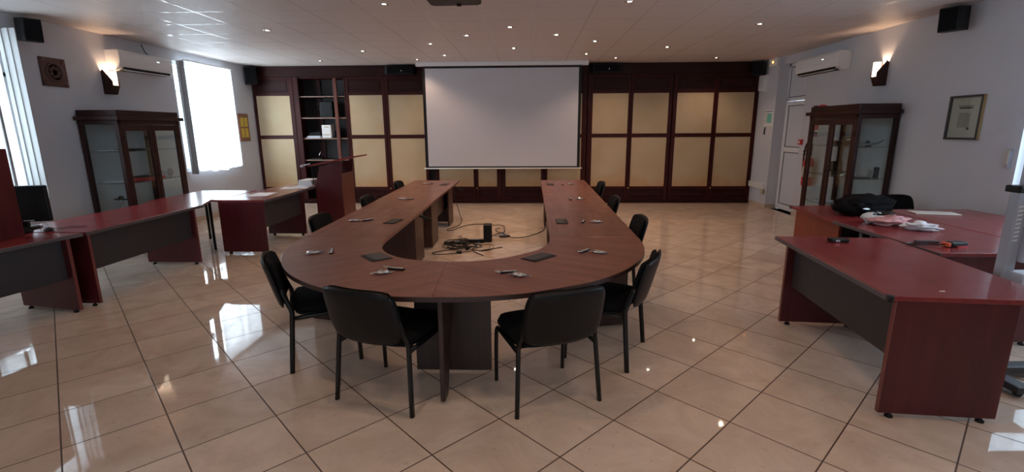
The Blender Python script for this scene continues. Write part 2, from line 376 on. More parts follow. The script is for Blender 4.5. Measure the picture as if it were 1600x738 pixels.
# curtains
def curtain(loc, y0, y1, z0, z1, name, label, folds, amp=.03, vane_at=None, x=0, wav=.02):
    e = empty(name, loc, 0, label, 'curtain')
    n = int((y1-y0)*90); vs = []; rows = 10
    for r in range(rows+1):
        t = r/rows; z = z0+(z1-z0)*t
        for i in range(n+1):
            y = y0+(y1-y0)*i/n
            a = amp*(1.15-.6*t)
            xx = x+a*math.sin(2*PI*folds*(y-y0)/(y1-y0)+.6*math.sin(3*y))+.35*a*math.sin(11*y+2*t)
            zz = z if r else z0+wav*math.sin(5*y)+.012*math.sin(17*y)
            vs.append((xx, y, zz))
    fs = [(r*(n+1)+i, r*(n+1)+i+1, (r+1)*(n+1)+i+1, (r+1)*(n+1)+i) for r in range(rows) for i in range(n)]
    MB().add(vs, fs, True).build('sheer_cloth', 'curtain', e)
    MB().box(x-.02, x+.02, y0-.03, y1+.03, z1, z1+.025).box(-.0, x, y0, y0+.02, z1, z1+.02).box(0, x, y1-.02, y1, z1, z1+.02).build('curtain_rail', 'white', e)
    return e
c = curtain((XL, 0, 0), 9.06, 10.46, .95, 2.95, 'window_curtain', 'white sheer curtain glowing over the far left window beside the yellow picture', 9, .034, x=.15)
v = MB()
for i in range(3): v.box(.03+.045*i, .075+.045*i, 9.0+.012*(i % 2), 9.012+.012*(i % 2), .92, 2.95)
v.build('side_drape', 'vane', c)
c = curtain((XL, 0, 0), 3.6, 5.86, .90, 2.93, 'window_curtain', 'pale curtain panels over the near left window at the left edge', 8, .045, x=.13)
v = MB()
for i in range(5): v.box(.0+.045*i, .047+.045*i, 6.0+.012*(i % 2), 6.012+.012*(i % 2), .88, 2.93)
v.build('side_drape', 'vane', c)
v = MB()
for i in range(3): v.box(.16, .185, 5.0+.33*i, 5.03+.33*i, .92, 2.9)
v.build('blind_slats', 'vane', c)
curtain((XR, 0, 0), 2.1, 5.33, .88, 2.9, 'window_curtain', 'thin white curtain at the right edge behind the silver stand', 14, .03, x=-.12)
m = MB()
# door 1 in the recess on the right
dx = 5.36
e = struct(empty('door_1', (dx, (D0+D1)/2, 0)))
T = Matrix.Translation(-Vector((dx, (D0+D1)/2, 0)))
m = MB(); t = .075
y0, y1 = D0, D1
m.box(dx, dx+.07, y0, y0+.05, 0, 2.98).box(dx, dx+.07, y1-.06, y1, 0, 2.98).box(dx, dx+.07, y0, y1, 2.92, 2.98).box(dx, dx+.07, y0, y1, 2.24, 2.31)
m.xf(T).build('door_frame', 'pvc', e, .004)
m = MB().box(dx-.02, dx+.03, y0+.05, y0+.13, .03, 2.23).box(dx-.02, dx+.03, y1-.14, y1-.06, .03, 2.23)
m.box(dx-.02, dx+.03, y0+.13, y1-.14, .03, .14).box(dx-.02, dx+.03, y0+.13, y1-.14, 2.15, 2.23).box(dx-.02, dx+.03, y0+.13, y1-.14, 1.22, 1.32)
leaf = m.xf(T).build('door_leaf', 'pvc', e, .004)
m = MB().box(dx-.004, dx+.02, y0+.13, y1-.14, .14, 1.22).box(dx-.004, dx+.02, y0+.13, y1-.14, 1.32, 2.15).box(dx+.01, dx+.05, y0+.05, y1-.06, 2.31, 2.92)
m.xf(T).build('door_panel', 'doorpanel', e)
m = MB()
for (a, b, za, zb, xx) in ((y0+.13, y1-.14, .14, 1.22, dx-.004), (y0+.13, y1-.14, 1.32, 2.15, dx-.004), (y0+.05, y1-.06, 2.31, 2.92, dx+.008)):
    g = .014
    m.box(xx-.005, xx, a, b, za, za+g).box(xx-.005, xx, a, b, zb-g, zb).box(xx-.005, xx, a, a+g, za, zb).box(xx-.005, xx, b-g, b, za, zb)
m.xf(T).build('door_gasket', 'gasket', e)
m = MB().box(dx-.035, dx-.02, y0+.07, y0+.105, 1.0, 1.2).tube([(dx-.03, y0+.09, 1.13), (dx-.08, y0+.09, 1.13), (dx-.08, y0+.21, 1.13)], .011, 8, 1)
m.xf(T).build('door_handle', 'white', e)
m = MB().box(XR+.12, XR+.3, D0, D1, 2.98, ZC)
# ================================================================== BUILT-IN CLOSET
YC = 11.45; YE = YB-.01
ZT = 2.90
def closet(x0, x1, label, doors, name='wooden_closet', open_=False):
    """doors: list of (xa, xb, pane_xa, pane_xb, knob_x)"""
    e = empty(name, ((x0+x1)/2, YC+.25, 0), 0, label, 'closet')
    e['group'] = 'closet units along the back wall' if not open_ else ''
    if open_: del e['group']
    cx = (x0+x1)/2; T = Matrix.Translation(-Vector((cx, YC+.25, 0)))
    m = MB().box(x0, x0+.03, YC+.03, YE, .0, ZT).box(x1-.03, x1, YC+.03, YE, .0, ZT).box(x0+.03, x1-.03, YC+.03, YE, ZT-.03, ZT).box(x0+.03, x1-.03, YC+.04, YE, .0, .07)
    m.xf(T).build('carcass', 'darkwood', e, .002)
    MB().box(x0+.03, x1-.03, YE-.015, YE, .07, ZT-.03).xf(T).build('back_board', 'inner', e)
    for (a, b, pa, pb, kx) in doors:
        m = MB(); f0, f1 = YC, YC+.028
        m.box(a, pa, f0, f1, .07, ZT).box(pb, b, f0, f1, .07, ZT)
        for z0, z1 in ((.07, .12), (.32, .39), (1.515, 1.60), (2.49, 2.56), (2.84, ZT)): m.box(pa, pb, f0, f1, z0, z1)
        dr = m.xf(T).build('door', 'darkwood', e, .003)
        for z0, z1 in ((.12, .32), (2.56, 2.84)):
            m = MB().box(pa, pb, f0+.014, f0+.022, z0, z1); m.box(pa+.05, pb-.05, f0+.004, f0+.016, z0+.04, z1-.04)
            m.xf(T).build('raised_panel', 'darkwoodh', dr, .004)
        MB().box(pa, pb, f0+.010, f0+.018, .39, 1.515).xf(T).build('cream_panel', 'cream', dr)
        MB().box(pa, pb, f0+.010, f0+.018, 1.60, 2.49).xf(T).build('cream_panel', 'cream', dr)
        if kx is not None:
            MB().lathe([(.006, 0), (.006, -.012), (.016, -.018), (.018, -.03), (.01, -.038), (.001, -.039)], (kx-cx, f0-(YC+.25), .355), 12, 'Y').build('knob', 'brass', dr)
    return e
closet(-6.33, -5.40, 'single cream-panelled closet unit at the far left end by the wall', [(-6.33, -5.40, -6.27, -5.49, None)])
closet(-4.17, -2.33, 'closet unit with two cream doors between the open shelves and the screen', [(-4.17, -3.275, -4.11, -3.34, -3.25+.0), (-3.265, -2.33, -3.20, -2.40, None)])
closet(-2.18, -.63, 'closet unit behind the left half of the projection screen', [(-2.18, -1.225, -2.09, -1.28, -1.20), (-1.215, -.63, -1.17, -.73, None)])
closet(-.62, 1.33, 'closet unit behind the right half of the projection screen', [(-.62, .37, -.53, .30, .345), (.38, 1.33, .45, 1.22, None)])
closet(1.35, 3.24, 'cream-doored closet unit just right of the projection screen', [(1.35, 2.31, 1.46, 2.26, 2.33), (2.32, 3.24, 2.37, 3.16, None)])
closet(3.26, 5.13, 'cream-doored closet unit at the far right end next to the white pier', [(3.26, 4.20, 3.345, 4.155, 4.225), (4.21, 5.13, 4.26, 5.05, None)])
# black filler, painted as the shade in the gap between units
tag(MB().box(-2.32, -2.19, YC+.1, YE, 0, ZT).build('closet_gap_shade', 'black'), 'narrow dark gap between closet units, filled in black, at the left edge of the screen', 'filler')
# open unit
e = empty('open_shelf_unit', (-4.785, YC+.25, 0), 0, 'tall dark wooden closet unit standing open with its shelves showing', 'shelf unit')
x0, x1 = -5.39, -4.18; T = Matrix.Translation(-Vector((-4.785, YC+.25, 0)))
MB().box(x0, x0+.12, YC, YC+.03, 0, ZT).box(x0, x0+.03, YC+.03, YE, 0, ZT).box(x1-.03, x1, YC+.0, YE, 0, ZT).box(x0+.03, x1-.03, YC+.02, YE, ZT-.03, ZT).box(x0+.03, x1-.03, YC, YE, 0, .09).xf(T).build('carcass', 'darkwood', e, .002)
MB().box(x0+.03, x1-.03, YE-.015, YE, .09, ZT-.03).xf(T).build('back_board', 'inner', e)
MB().box(-5.03, -4.93, YE-.06, YE-.015, .09, ZT-.03).xf(T).build('back_strip', 'darkwood', e)
MB().box(-4.46, -4.385, YC+.0, YC+.05, .09, ZT-.03).xf(T).build('post', 'postwood', e, .003)
SZ = [.52, 1.03, 1.53, 2.00, 2.48]
for z in SZ:
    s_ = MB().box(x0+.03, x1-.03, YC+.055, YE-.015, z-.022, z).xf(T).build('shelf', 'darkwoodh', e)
    MB().box(x0+.03, x1-.03, YC+.045, YC+.055, z-.024, z).xf(T).build('shelf_edging', 'shelfedge', s_)
# top fascia over everything and skirting
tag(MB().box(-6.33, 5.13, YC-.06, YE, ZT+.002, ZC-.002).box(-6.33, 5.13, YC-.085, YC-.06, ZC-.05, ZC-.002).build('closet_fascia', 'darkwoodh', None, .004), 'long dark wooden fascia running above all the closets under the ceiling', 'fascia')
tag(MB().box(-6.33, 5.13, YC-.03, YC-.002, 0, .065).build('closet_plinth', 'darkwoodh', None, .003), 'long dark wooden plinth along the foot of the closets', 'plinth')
# things on the open shelves
tag(MB().box(-4.86, -4.56, YC+.12, YC+.40, 2.0, 2.36).build('black_equipment_case', 'black', None, .01), 'black box case on the upper shelf of the open closet', 'case')
e = empty('white_console', (-4.72, YC+.16, 1.53), 0, 'white upright device with a small slot on the middle closet shelf', 'device')
MB().box(-.11, .11, -.09, .11, 0, .30).build('casing', 'white', e, .01); MB().box(-.05, .06, -.096, -.088, .245, .262).box(-.085, .085, -.096, -.088, .07, .085).build('front_slot', 'gold', e)
tag(MB().box(-4.585, -4.535, YC+.1, YC+.3, 1.53, 1.70).build('small_speaker', 'black', None, .006), 'small black upright box beside the white device on the shelf', 'speaker')
m = MB()
for i in range(4): m.box(-5.24+.02*i, -4.87-.01*i, YC+.07, YC+.3, 1.53+.014*i, 1.542+.014*i, .05*(i-1.5))
tag(m.build('document_pile', 'paperg'), 'flat pile of blue and white folders on the middle closet shelf', 'papers')
e = empty('dark_router', (-5.02, YC+.17, 1.59), .1, 'black flat device lying on the folder pile', 'device')
MB().box(-.13, .13, -.07, .07, 0, .045).build('casing', 'black', e, .006); MB().box(-.12, .12, -.02, .06, .045, .075).build('lid', 'satin', e, .006)
e = empty('desk_phone', (-5.02, YC+.17, 1.03), 0, 'small black gadget with a slanted antenna on the lower closet shelf', 'device')
MB().box(-.16, .14, -.09, .09, 0, .03).build('base', 'black', e, .008); MB().tube([(-.0, 0, .03), (.08, .02, .2)], .008).build('antenna', 'chrome', e)
tag(MB().tube([(-5.0, YC+.3, 2.85), (-4.95, YC+.25, 2.65), (-4.85, YC+.2, 2.55), (-4.72, YC+.2, 2.51)], .008, 6, 2).build('hanging_cable', 'black'), 'black cable hanging at the top of the open closet left of the post', 'cable')
tag(MB().tube([(-4.30, YC+.2, 2.86), (-4.24, YC+.2, 2.80), (-4.25, YC+.2, 2.66), (-4.33, YC+.2, 2.51)], .007, 6, 2).build('hanging_cable', 'black'), 'black cable loop at the top of the open closet right of the post', 'cable')
# ================================================================== SPEAKERS
def speaker(loc, rz, w, d, h, label, tilt=0, name='wall_speaker', wide=False, bracket=True):
    e = empty(name, loc, rz, label, 'speaker')
    pr = [(-w/2, d/2), (w/2, d/2), (w/2*.9, -d*.3), (w/2*.78, -d/2), (-w/2*.78, -d/2), (-w/2*.9, -d*.3)]
    b = MB().prism(pr, 0, h).build('cabinet', 'black', e, .008)
    MB().box(-w/2*.74, w/2*.74, -d/2-.006, -d/2, .015, h-.015).build('grille', 'fabric', e, .003)
    if bracket: MB().tube([(0, d/2-.01, h*.5), (0, d/2+.06, h*.5)], .018, 10).build('bracket', 'blackmetal', e)
    e.rotation_euler = (tilt, 0, rz)
    return e
speaker((-6.17, 6.24, 2.81), math.radians(62), .22, .20, .27, 'black wall speaker high on the left wall above the carved plaque', .08)
speaker((5.07, 6.40, 2.83), math.radians(-62), .24, .22, .27, 'black wall speaker high on the right wall above the framed certificate', .08)
speaker((-6.20, 11.22, 2.72), math.radians(30), .26, .22, .37, 'black speaker in the far left corner at the end of the closet fascia', bracket=False)
speaker((4.98, 11.22, 2.82), math.radians(-30), .26, .22, .28, 'black speaker in the far right corner at the end of the closet fascia', bracket=False)
for cx, lb in ((-2.86, 'long black bar speaker on the fascia left of the projection screen'), (1.72, 'long black bar speaker on the fascia right of the projection screen')):
    e = speaker((cx, 11.30, 2.92), 0, .72, .15, .17, lb, name='bar_speaker', bracket=False)
    MB().lathe([(.006, 0), (.006, -.004)], (.05, -.083, .07), 8, 'Y').build('indicator_light', 'glow', e)
# ================================================================== PROJECTION SCREEN
e = empty('projection_screen', (-.575, 10.98, 0), 0, 'large white pull-down projection screen with black border hanging in front of the closets', 'projection screen')
MB().box(-1.66, 1.66, -.003, .003, .90, 3.0).build('screen_cloth', 'screen', e)
MB().box(-1.72, -1.66, -.004, .003, .87, 3.05).box(1.66, 1.72, -.004, .003, .87, 3.05).box(-1.66, 1.66, -.004, .003, .87, .90).box(-1.66, 1.66, -.004, .003, 3.0, 3.05).build('black_border', 'black', e)
MB().tube([(-1.77, 0, .855), (1.77, 0, .855)], .014, 10).build('bottom_bar', 'white', e)
MB().box(-1.85, 1.86, -.07, .07, 3.045, 3.128).build('case', 'white', e, .008)
# ================================================================== PROJECTOR
e = empty('ceiling_projector', (-.635, 4.42, 2.775), math.radians(-2), 'black projector hanging from the ceiling at the top edge', 'projector')
pr = [(-.225, .13), (-.2, .17), (.2, .17), (.225, .13), (.225, -.17), (-.225, -.17)]
MB().prism(pr, 0, .12).build('body', 'black', e, .015)
MB().lathe([(.045, 0), (.045, .03), (.035, .032), (.02, .028)], (.02, .165, .055), 20, 'Y').build('lens', 'satin', e)
MB().tube([(0, 0, .12), (0, 0, ZC-2.775)], .022, 12).lathe([(.07, ZC-2.775-.012), (.07, ZC-2.775-.001)], (0, 0, 0), 20).build('mount', 'blackmetal', e)
MB().lathe([(.02, 0), (.02, -.012), (.012, -.014)], (.03, .12, 0), 12).build('foot', 'black', e)
# ================================================================== DOWNLIGHTS
def make_downlight():
    e = empty('recessed_spotlight', (0, 0, ZC), 0, 'x', 'ceiling light', 'recessed spotlights in the ceiling')
    MB().lathe([(.036, -.001), (.058, -.001), (.056, -.008), (.040, -.010), (.036, -.004)], n=20).build('trim_ring', 'chrome', e)
    MB().lathe([(.035, -.001), (.035, -.003), (.001, -.006)], n=16).build('bulb', 'bulb', e)
    l = bpy.data.lights.new('spot', 'SPOT'); l.energy = DL; l.spot_size = math.radians(125); l.spot_blend = .75; l.color = (1, .69, .47); l.shadow_soft_size = .035
    o = bpy.data.objects.new('spot', l); COL.objects.link(o); o.parent = e; o.location = (0, 0, -.03)
    return e
DL = 34
DLS = [(-3.76, 7.37, 'left of the table arms, nearest the left air conditioner'), (-3.03, 9.34, 'over the gap left of the left table arm tip'), (-4.35, 10.58, 'nearest the open closet'),
       (-1.656, 5.98, 'at the top edge left of the projector'), (-1.65, 8.65, 'above the left table arm, front one of a near pair'), (-1.635, 9.96, 'above the left end of the screen, in front of its case'),
       (-2.30, 10.54, 'by the left end of the screen case'), (-.95, 7.95, 'right of the left table arm ones, left of centre'),
       (-.26, 7.36, 'in the middle over the cable heap, nearer one'), (-.26, 9.21, 'in the middle over the floor before the screen, farther one'), (.43, 7.98, 'just right of centre over the right table arm'),
       (1.15, 6.02, 'at the top edge right of the projector'), (1.10, 8.59, 'over the outer side of the right table arm'), (1.12, 9.99, 'above the right end of the screen'),
       (1.785, 10.56, 'nearest the bar speaker right of the screen'), (2.47, 9.26, 'over the open floor right of the screen'), (3.87, 10.71, 'farthest right, near the closet end'), (3.22, 7.36, 'over the floor before the right display cabinet')]
ADDED_SPOTS = [(-.26, 4.6), (-3.76, 4.0), (3.2, 4.0), (-.95, 2.4), (.9, 2.2), (2.7, 1.4), (-.2, .6)]  # unseen spots near the camera, added to brighten the front floor
proto = make_downlight(); proto.parent = None
for i, (x, y, t) in enumerate(DLS):
    place(proto, i == 0, (x, y, ZC), 0, 'small recessed ceiling spotlight ' + t, 'recessed spotlights in the ceiling')
for x, y in ADDED_SPOTS:
    place(proto, False, (x, y, ZC), 0, 'added unseen ceiling spotlight beyond the top edge, ' + ('in the middle', 'at the left', 'at the right', 'nearer, left of centre', 'nearer, right of centre', 'far right', 'directly overhead')[ADDED_SPOTS.index((x, y))], 'recessed spotlights in the ceiling')
# ================================================================== SCONCES
def sconce(loc, rz, label):
    e = empty('wall_sconce', loc, rz, label, 'wall lamp', 'wall sconces')
    # local: wall behind at +y, out to -y
    side = [(0, -.16), (-.10, -.16), (-.155, -.03), (-.155, .03), (-.03, .20), (0, .17)]
    for sx in (-1, 1):
        x = sx*.062
        MB().extrude([(x-.006, p[0], p[1]) for p in side], (.012, 0, 0)).build('side_plate', 'cabwood', e, .003)
    MB().extrude([(-.056, 0, -.16), (-.056, -.10, -.16), (-.056, -.152, -.03), (-.056, 0, -.03)], (.112, 0, 0)).build('base', 'cabwood', e, .004)
    pr = []
    n = 10
    for k in range(n+1):
        a = PI*k/n; pr.append((.054*math.cos(a), -.10-.075*math.sin(a)))
    g = MB().prism(pr, -.03, .175, True).build('glass_shade', 'lampglass', e)
    MB().box(-.06, .06, -.012, 0, -.12, .12).build('back_plate', 'cabwood', e)
    l = bpy.data.lights.new('sconce_bulb', 'POINT'); l.energy = 13; l.color = (1, .66, .42); l.shadow_soft_size = .02
    o = bpy.data.objects.new('sconce_bulb', l); COL.objects.link(o); o.parent = e; o.location = (0, -.045, .10)
    return e
sconce((XL, 7.45, 2.42), -PI/2+PI, 'lit wall sconce beside the left air conditioner')
sconce((XR, 7.70, 2.47), -PI/2, 'lit wall sconce on the right wall above the display cabinet')
# ================================================================== AIR CONDITIONERS
def aircon(loc, rz, w, label):
    e = empty('air_conditioner', loc, rz, label, 'air conditioner', 'wall air conditioners')
    prof = [(0, 0), (-.13, 0), (-.205, .05), (-.225, .12), (-.225, .26), (-.205, .30), (0, .30)]
    MB().extrude([(-w/2, p[0], p[1]) for p in prof], (w, 0, 0)).build('casing', 'white', e, .010)
    MB().box(-w/2*.88, w/2*.88, -.2, -.11, -.004, .012).box(-w/2*.88, w/2*.88, -.209, -.190, .018, .052).build('air_vent', 'black', e)
    MB().extrude([(-w/2*.88, -.20, .018), (-w/2*.88, -.245, .0), (-w/2*.88, -.243, -.006), (-w/2*.88, -.197, .010)], (w*.88, 0, 0)).build('flap', 'white', e)
    MB().box(.20, .215, -.228, -.224, .20, .212).box(.235, .25, -.228, -.224, .20, .212).build('indicator_light', 'glow', e)
    return e
aircon((XL, 8.07, 2.62), PI/2, 1.12, 'white air conditioner on the left wall between sconce and window')
aircon((XR, 9.16, 2.64), -PI/2, 1.28, 'white air conditioner on the right wall above the door corner')
tag(MB().tube([(XL+.02, 8.25, 3.1), (XL+.05, 8.27, 2.98), (XL+.1, 8.28, 2.925)], .008, 6, 1).build('power_cable', 'black'), 'short black cable above the left air conditioner', 'cable')
# ================================================================== WALL PIECES
e = empty('carved_plaque', (XL, 6.62, 2.49), PI/2, 'square brown carved plaque on the left wall under the speaker', 'plaque')
MB().box(-.18, .18, -.03, 0, -.185, .185).build('board', 'copper', e, .008)
m = MB().lathe([(.13, 0), (.13, -.014), (.105, -.018), (.10, 0)], (0, -.03, 0), 24, 'Y')
for k in range(7):
    a = 2*PI*k/7; m.blob((.06*math.cos(a), -.034, .06*math.sin(a)), (.03, .014, .025), k, .3, 10, 6)
for sx in (-1, 1):
    for sz in (-1, 1): m.blob((.14*sx, -.032, .145*sz), (.03, .012, .03), sx+sz*2, .3, 10, 6)
m.build('carving', 'copper', e)
e = empty('yellow_picture', (XL, 10.93, 1.78), PI/2, 'small brown framed picture of four yellow panes beside the far curtain', 'picture')
MB().box(-.19, .19, -.025, 0, -.30, .30).build('frame', 'brownframe', e, .006)
m = MB()
for a in (-1, 1):
    for b in (-1, 1): m.box(.075*a-.06, .075*a+.06, -.029, -.024, .115*b-.10, .115*b+.10)
m.build('yellow_pane', 'yellow', e)
e = empty('framed_certificate', (XR, 6.19, 1.82), -PI/2, 'framed certificate on a cream mount on the right wall', 'picture')
MB().box(-.23, .23, -.035, 0, -.26, -.235).box(-.23, .23, -.035, 0, .235, .26).box(-.23, -.205, -.035, 0, -.235, .235).box(.205, .23, -.035, 0, -.235, .235).build('frame', 'ink', e, .003)
for a, b in ((.205, .234), (-.234, -.22)): MB().box(a, b, -.030, -.001, -.258, .258).build('gilt_edge', 'gold', e)
MB().box(-.205, .205, -.012, -.002, -.235, .235).build('mount', 'mount', e)
m = MB().box(-.085, .095, -.016, -.012, .105, .125).box(-.11, .11, -.0145, -.012, .135, .142)
pg = MB().box(-.115, .115, -.014, -.012, -.155, .15).build('certificate_sheet', 'mount', e)
m.build('heading', 'ink', e)
m = MB()
for k in range(14):
    z = .05-.0125*k; m.box(-.085, .085-random.random()*.015, -.0155, -.0135, z-.002, z+.002)
m.lathe([(.017, 0), (.017, -.003)], (.07, -.0135, -.128), 14, 'Y'); m.build('text_lines', 'ink', e)
MB().box(-.205, .205, -.022, -.020, -.235, .235).build('glazing', 'glass', e)
e = empty('emergency_light', (5.14, 10.42+.4, 2.96), -PI/2, 'small white emergency light with an orange glow near the ceiling corner', 'emergency light')
MB().box(-.17, .17, -.06, 0, 0, .16).build('casing', 'white', e, .01); MB().lathe([(.022, 0), (.022, -.008), (.01, -.012)], (0, -.06, .08), 14, 'Y').build('indicator_light', 'led', e)
e = empty('alarm_sounder', (5.14, 11.22, 2.50), -PI/2, 'white oblong box high on the pier beside the closet', 'alarm box')
MB().box(-.17, .17, -.06, 0, 0, .32).build('casing', 'white', e, .012); MB().box(-.10, .10, -.066, -.059, .05, .27).build('cover', 'pvc', e, .006)
e = empty('safety_notice', (5.14, 10.87, 1.74), -PI/2, 'green and white notice on the pier above the trunking', 'notice')
MB().box(-.19, .19, -.01, 0, 0, .34).build('board', 'white', e, .003); MB().box(-.06, .14, -.013, -.009, .07, .27).build('green_print', 'green', e)
m = MB()
for k in range(8): m.box(-.17, -.08, -.012, -.009, .06+.03*k, .066+.03*k)
m.box(-.17, .17, -.012, -.009, .30, .315); m.build('text_lines', 'ink', e)
tag(MB().tube([(5.13, 10.98, 1.72), (5.12, 10.98, 1.60), (5.12, 10.975, 1.57)], .012, 8).build('hanging_pen', 'black'), 'small black pen hanging under the notice on the pier', 'pen')
e = empty('cable_trunking', (5.14, 11.07, .40), -PI/2, 'white cable trunking low on the pier', 'trunking')
MB().box(-.36, .36, -.05, 0, 0, .12).build('duct', 'white', e, .004)
MB().box(.25, .36, -.058, -.049, -.09, .02).build('socket', 'beige', e, .003)
e = empty('call_point', (XR, 9.70, 1.39), -PI/2, 'small red fire alarm call point on the right wall by the door', 'alarm button')
MB().box(-.05, .05, -.045, 0, 0, .10).build('casing', 'red', e, .004); MB().box(-.025, .025, -.048, -.044, .025, .075).build('button_face', 'white', e)
e = empty('fire_extinguisher', (5.11, 9.12, .66), -PI/2, 'red fire extinguisher on the right wall seen through the display cabinet', 'fire extinguisher')
MB().lathe([(.02, 0), (.085, .01), (.09, .04), (.09, .44), (.07, .50), (.03, .53), (.03, .56)], n=24).build('cylinder', 'red', e)
MB().box(-.03, .03, -.03, .03, .56, .60).tube([(0, 0, .6), (-.02, -.06, .64), (-.02, -.11, .63)], .012, 8).tube([(0, 0, .585), (-.02, -.06, .585), (-.02, -.11, .57)], .010, 8).build('valve', 'black', e)
MB().tube([(.03, 0, .58), (.10, -.02, .70), (.06, -.03, .80), (-.06, -.03, .80), (-.13, -.03, .66), (-.13, -.03, .40), (-.12, -.02, .15)], .014, 8, 2).build('hose', 'black', e)
m = MB(); 
for k in range(9):
    a0 = -PI*.5-.5+k*.11
m.lathe([(.0905, .17), (.0905, .36)], n=24); m.build('label_band', 'mount', e)
e = empty('extinguisher_sign', (XR, 9.28, 1.54), -PI/2, 'red and white sign on the wall above the fire extinguisher', 'sign')
MB().box(-.10, .10, -.006, 0, 0, .26).build('board', 'white', e)
MB().box(-.09, -.0, -.009, -.005, .10, .25).box(.01, .09, -.009, -.005, .13, .25).box(-.09, .09, -.009, -.005, .01, .035).build('red_symbol', 'red', e)
MB().box(-.07, .07, -.009, -.005, .05, .09).build('black_text', 'ink', e)
e = empty('remote_holder', (XR, 5.54, 1.27), -PI/2, 'slim grey remote control in a holder on the right wall', 'remote control')
MB().box(-.028, .028, -.03, 0, 0, .19).build('holder', 'steel', e, .004); MB().box(-.02, .02, -.038, -.028, .04, .20).build('remote_body', 'mount', e, .004)
# ================================================================== DISPLAY CABINETS
def vitrine(x0, x1, y0, y1, front, label, H=1.93):
    """front: -1 faces -x (right wall), +1 faces +x"""
    cx, cy = (x0+x1)/2, (y0+y1)/2
    e = empty('display_cabinet', (cx, cy, 0), 0, label, 'display cabinet')
    hx, hy = (x1-x0)/2, (y1-y0)/2; p = .055
    fx = hx*front
    # corner posts
    for sx in (-1, 1):
        for sy in (-1, 1):
            xa, ya = sx*(hx-p), sy*(hy-p)
            MB().box(min(xa, sx*hx), max(xa, sx*hx), min(ya, sy*hy), max(ya, sy*hy), .0, H).build('corner_post', 'cabwood', e, .003)
    MB().box(-hx, hx, -hy, hy, .05, .16).box(-hx-.01, hx+.01, -hy-.02, hy+.02, 0, .05).build('base', 'cabwood', e, .004)
    MB().box(-hx-.0, hx+.0, -hy-.01, hy+.01, H-.06, H).box(-hx-.0 if front > 0 else -hx-.05, hx+.05 if front > 0 else hx, -hy-.055, hy+.055, H, H+.055).box(-hx, hx, -hy, hy, H+.055, H+.14).build('crown', 'cabwood', e, .006)
    # end glazing
    for sy in (-1, 1):
        MB().box(-hx+p, hx-p, sy*(hy-.02)-.003, sy*(hy-.02)+.003, .16, H-.06).build('side_glass', 'tinted', e)
    for s_ in (-1, 1):   # doors on the front
        ya, yb = (-hy+p, -.004) if s_ < 0 else (.004, hy-p)
        xa, xb = (fx-.028, fx) if front > 0 else (fx, fx+.028)
        w = .06
        m = MB().box(xa, xb, ya, ya+w, .17, H-.065).box(xa, xb, yb-w, yb, .17, H-.065).box(xa, xb, ya+w, yb-w, .17, .25).box(xa, xb, ya+w, yb-w, H-.15, H-.065)
        d = m.build('door', 'cabwood', e, .004)
        MB().box((xa+xb)/2-.002, (xa+xb)/2+.002, ya+w, yb-w, .25, H-.15).build('door_glass', 'tinted', d)
        if s_ < 0:
            MB().lathe([(.008, 0), (.008, .02*front), (.018, .026*front), (.016, .038*front)], (fx, yb-.03, 1.05), 12, 'X').build('knob', 'satin', d)
        hg = MB()
        for z in (.4, 1.0, 1.62): hg.tube([(fx+.004*front, ya+.002 if s_ < 0 else yb-.002, z-.035), (fx+.004*front, ya+.002 if s_ < 0 else yb-.002, z+.035)], .006)
        hg.build('hinge', 'satin', d)
    for z in (.52, .97, 1.43):
        MB().box(-hx+.03, hx-.03, -hy+.03, hy-.03, z-.004, z+.004).build('glass_shelf', 'tinted', e)
    return e
LX = (-6.33, -5.75); LY = (6.82, 8.05)
vitrine(LX[0], LX[1], LY[0], LY[1], 1, 'dark wooden glass display cabinet against the left wall under the sconce', 1.87)
RX = (4.66, 5.23); RY = (7.22, 8.44)
vitrine(RX[0], RX[1], RY[0], RY[1], -1, 'dark wooden glass display cabinet against the right wall', 1.90)
def flatbox(name, loc, sx, sy, sz, rz, mat, label, cat, bev=.004):
    return tag(MB().box(-sx/2, sx/2, -sy/2, sy/2, 0, sz).build(name, mat, None, bev), label, cat), loc, rz
def fb(*a, **k):
    o, l, r = flatbox(*a, **k); o.location = l; o.rotation_euler.z = r; return o
# contents, left cabinet
fb('plate_stand', (-6.0, 7.35, 1.436), .30, .45, .02, .1, 'ink', 'dark flat tray on the upper shelf of the left display cabinet', 'tray')
fb('open_book', (-6.1, 7.0, 1.436), .25, .12, .014, .3, 'paper', 'white booklet on the upper shelf of the left cabinet near its glass end', 'booklet')
fb('red_case', (-5.95, 7.45, .976), .24, .46, .045, .05, 'red', 'red flat case on the middle shelf of the left display cabinet', 'case')
fb('dark_tray', (-5.93, 7.42, 1.023), .20, .34, .02, -.05, 'ink', 'dark tray lying on the red case in the left cabinet', 'tray')
fb('blue_folder', (-6.1, 7.02, .976), .28, .12, .02, .1, 'paperg', 'blue grey folder on the middle shelf by the left cabinet end glass', 'folder')
for i, (y, z, r) in enumerate(((7.80, 1.05, .055), (7.95, 1.05, .07))):
    o = MB().lathe([(r, -.004), (r, .004), (r*.7, .008), (.001, .008)], (0, 0, r), 24, 'X').build('display_plate', 'steel', None)
    o.location = (-5.95, y, .975); tag(o, ['small grey round plate upright on the left cabinet middle shelf', 'larger grey round plate upright at the far side of the left cabinet'][i], 'plate')
e = empty('metal_trophy', (-6.05, 7.0, .526), 0, 'small chrome ornament on the lower shelf of the left display cabinet', 'ornament')
MB().lathe([(.05, 0), (.05, .015), (.012, .03), (.010, .16), (.02, .19)], n=16).build('stem', 'chrome', e); MB().blob((0, 0, .22), (.035, .035, .035), 1, 0).tube([(-.1, 0, .2), (.1, 0, .2)], .012).build('knobs', 'satin', e)
e = empty('small_photo_frame', (-5.92, 7.66, .526), .4, 'small dark photo frame on the lower shelf of the left display cabinet', 'picture frame')
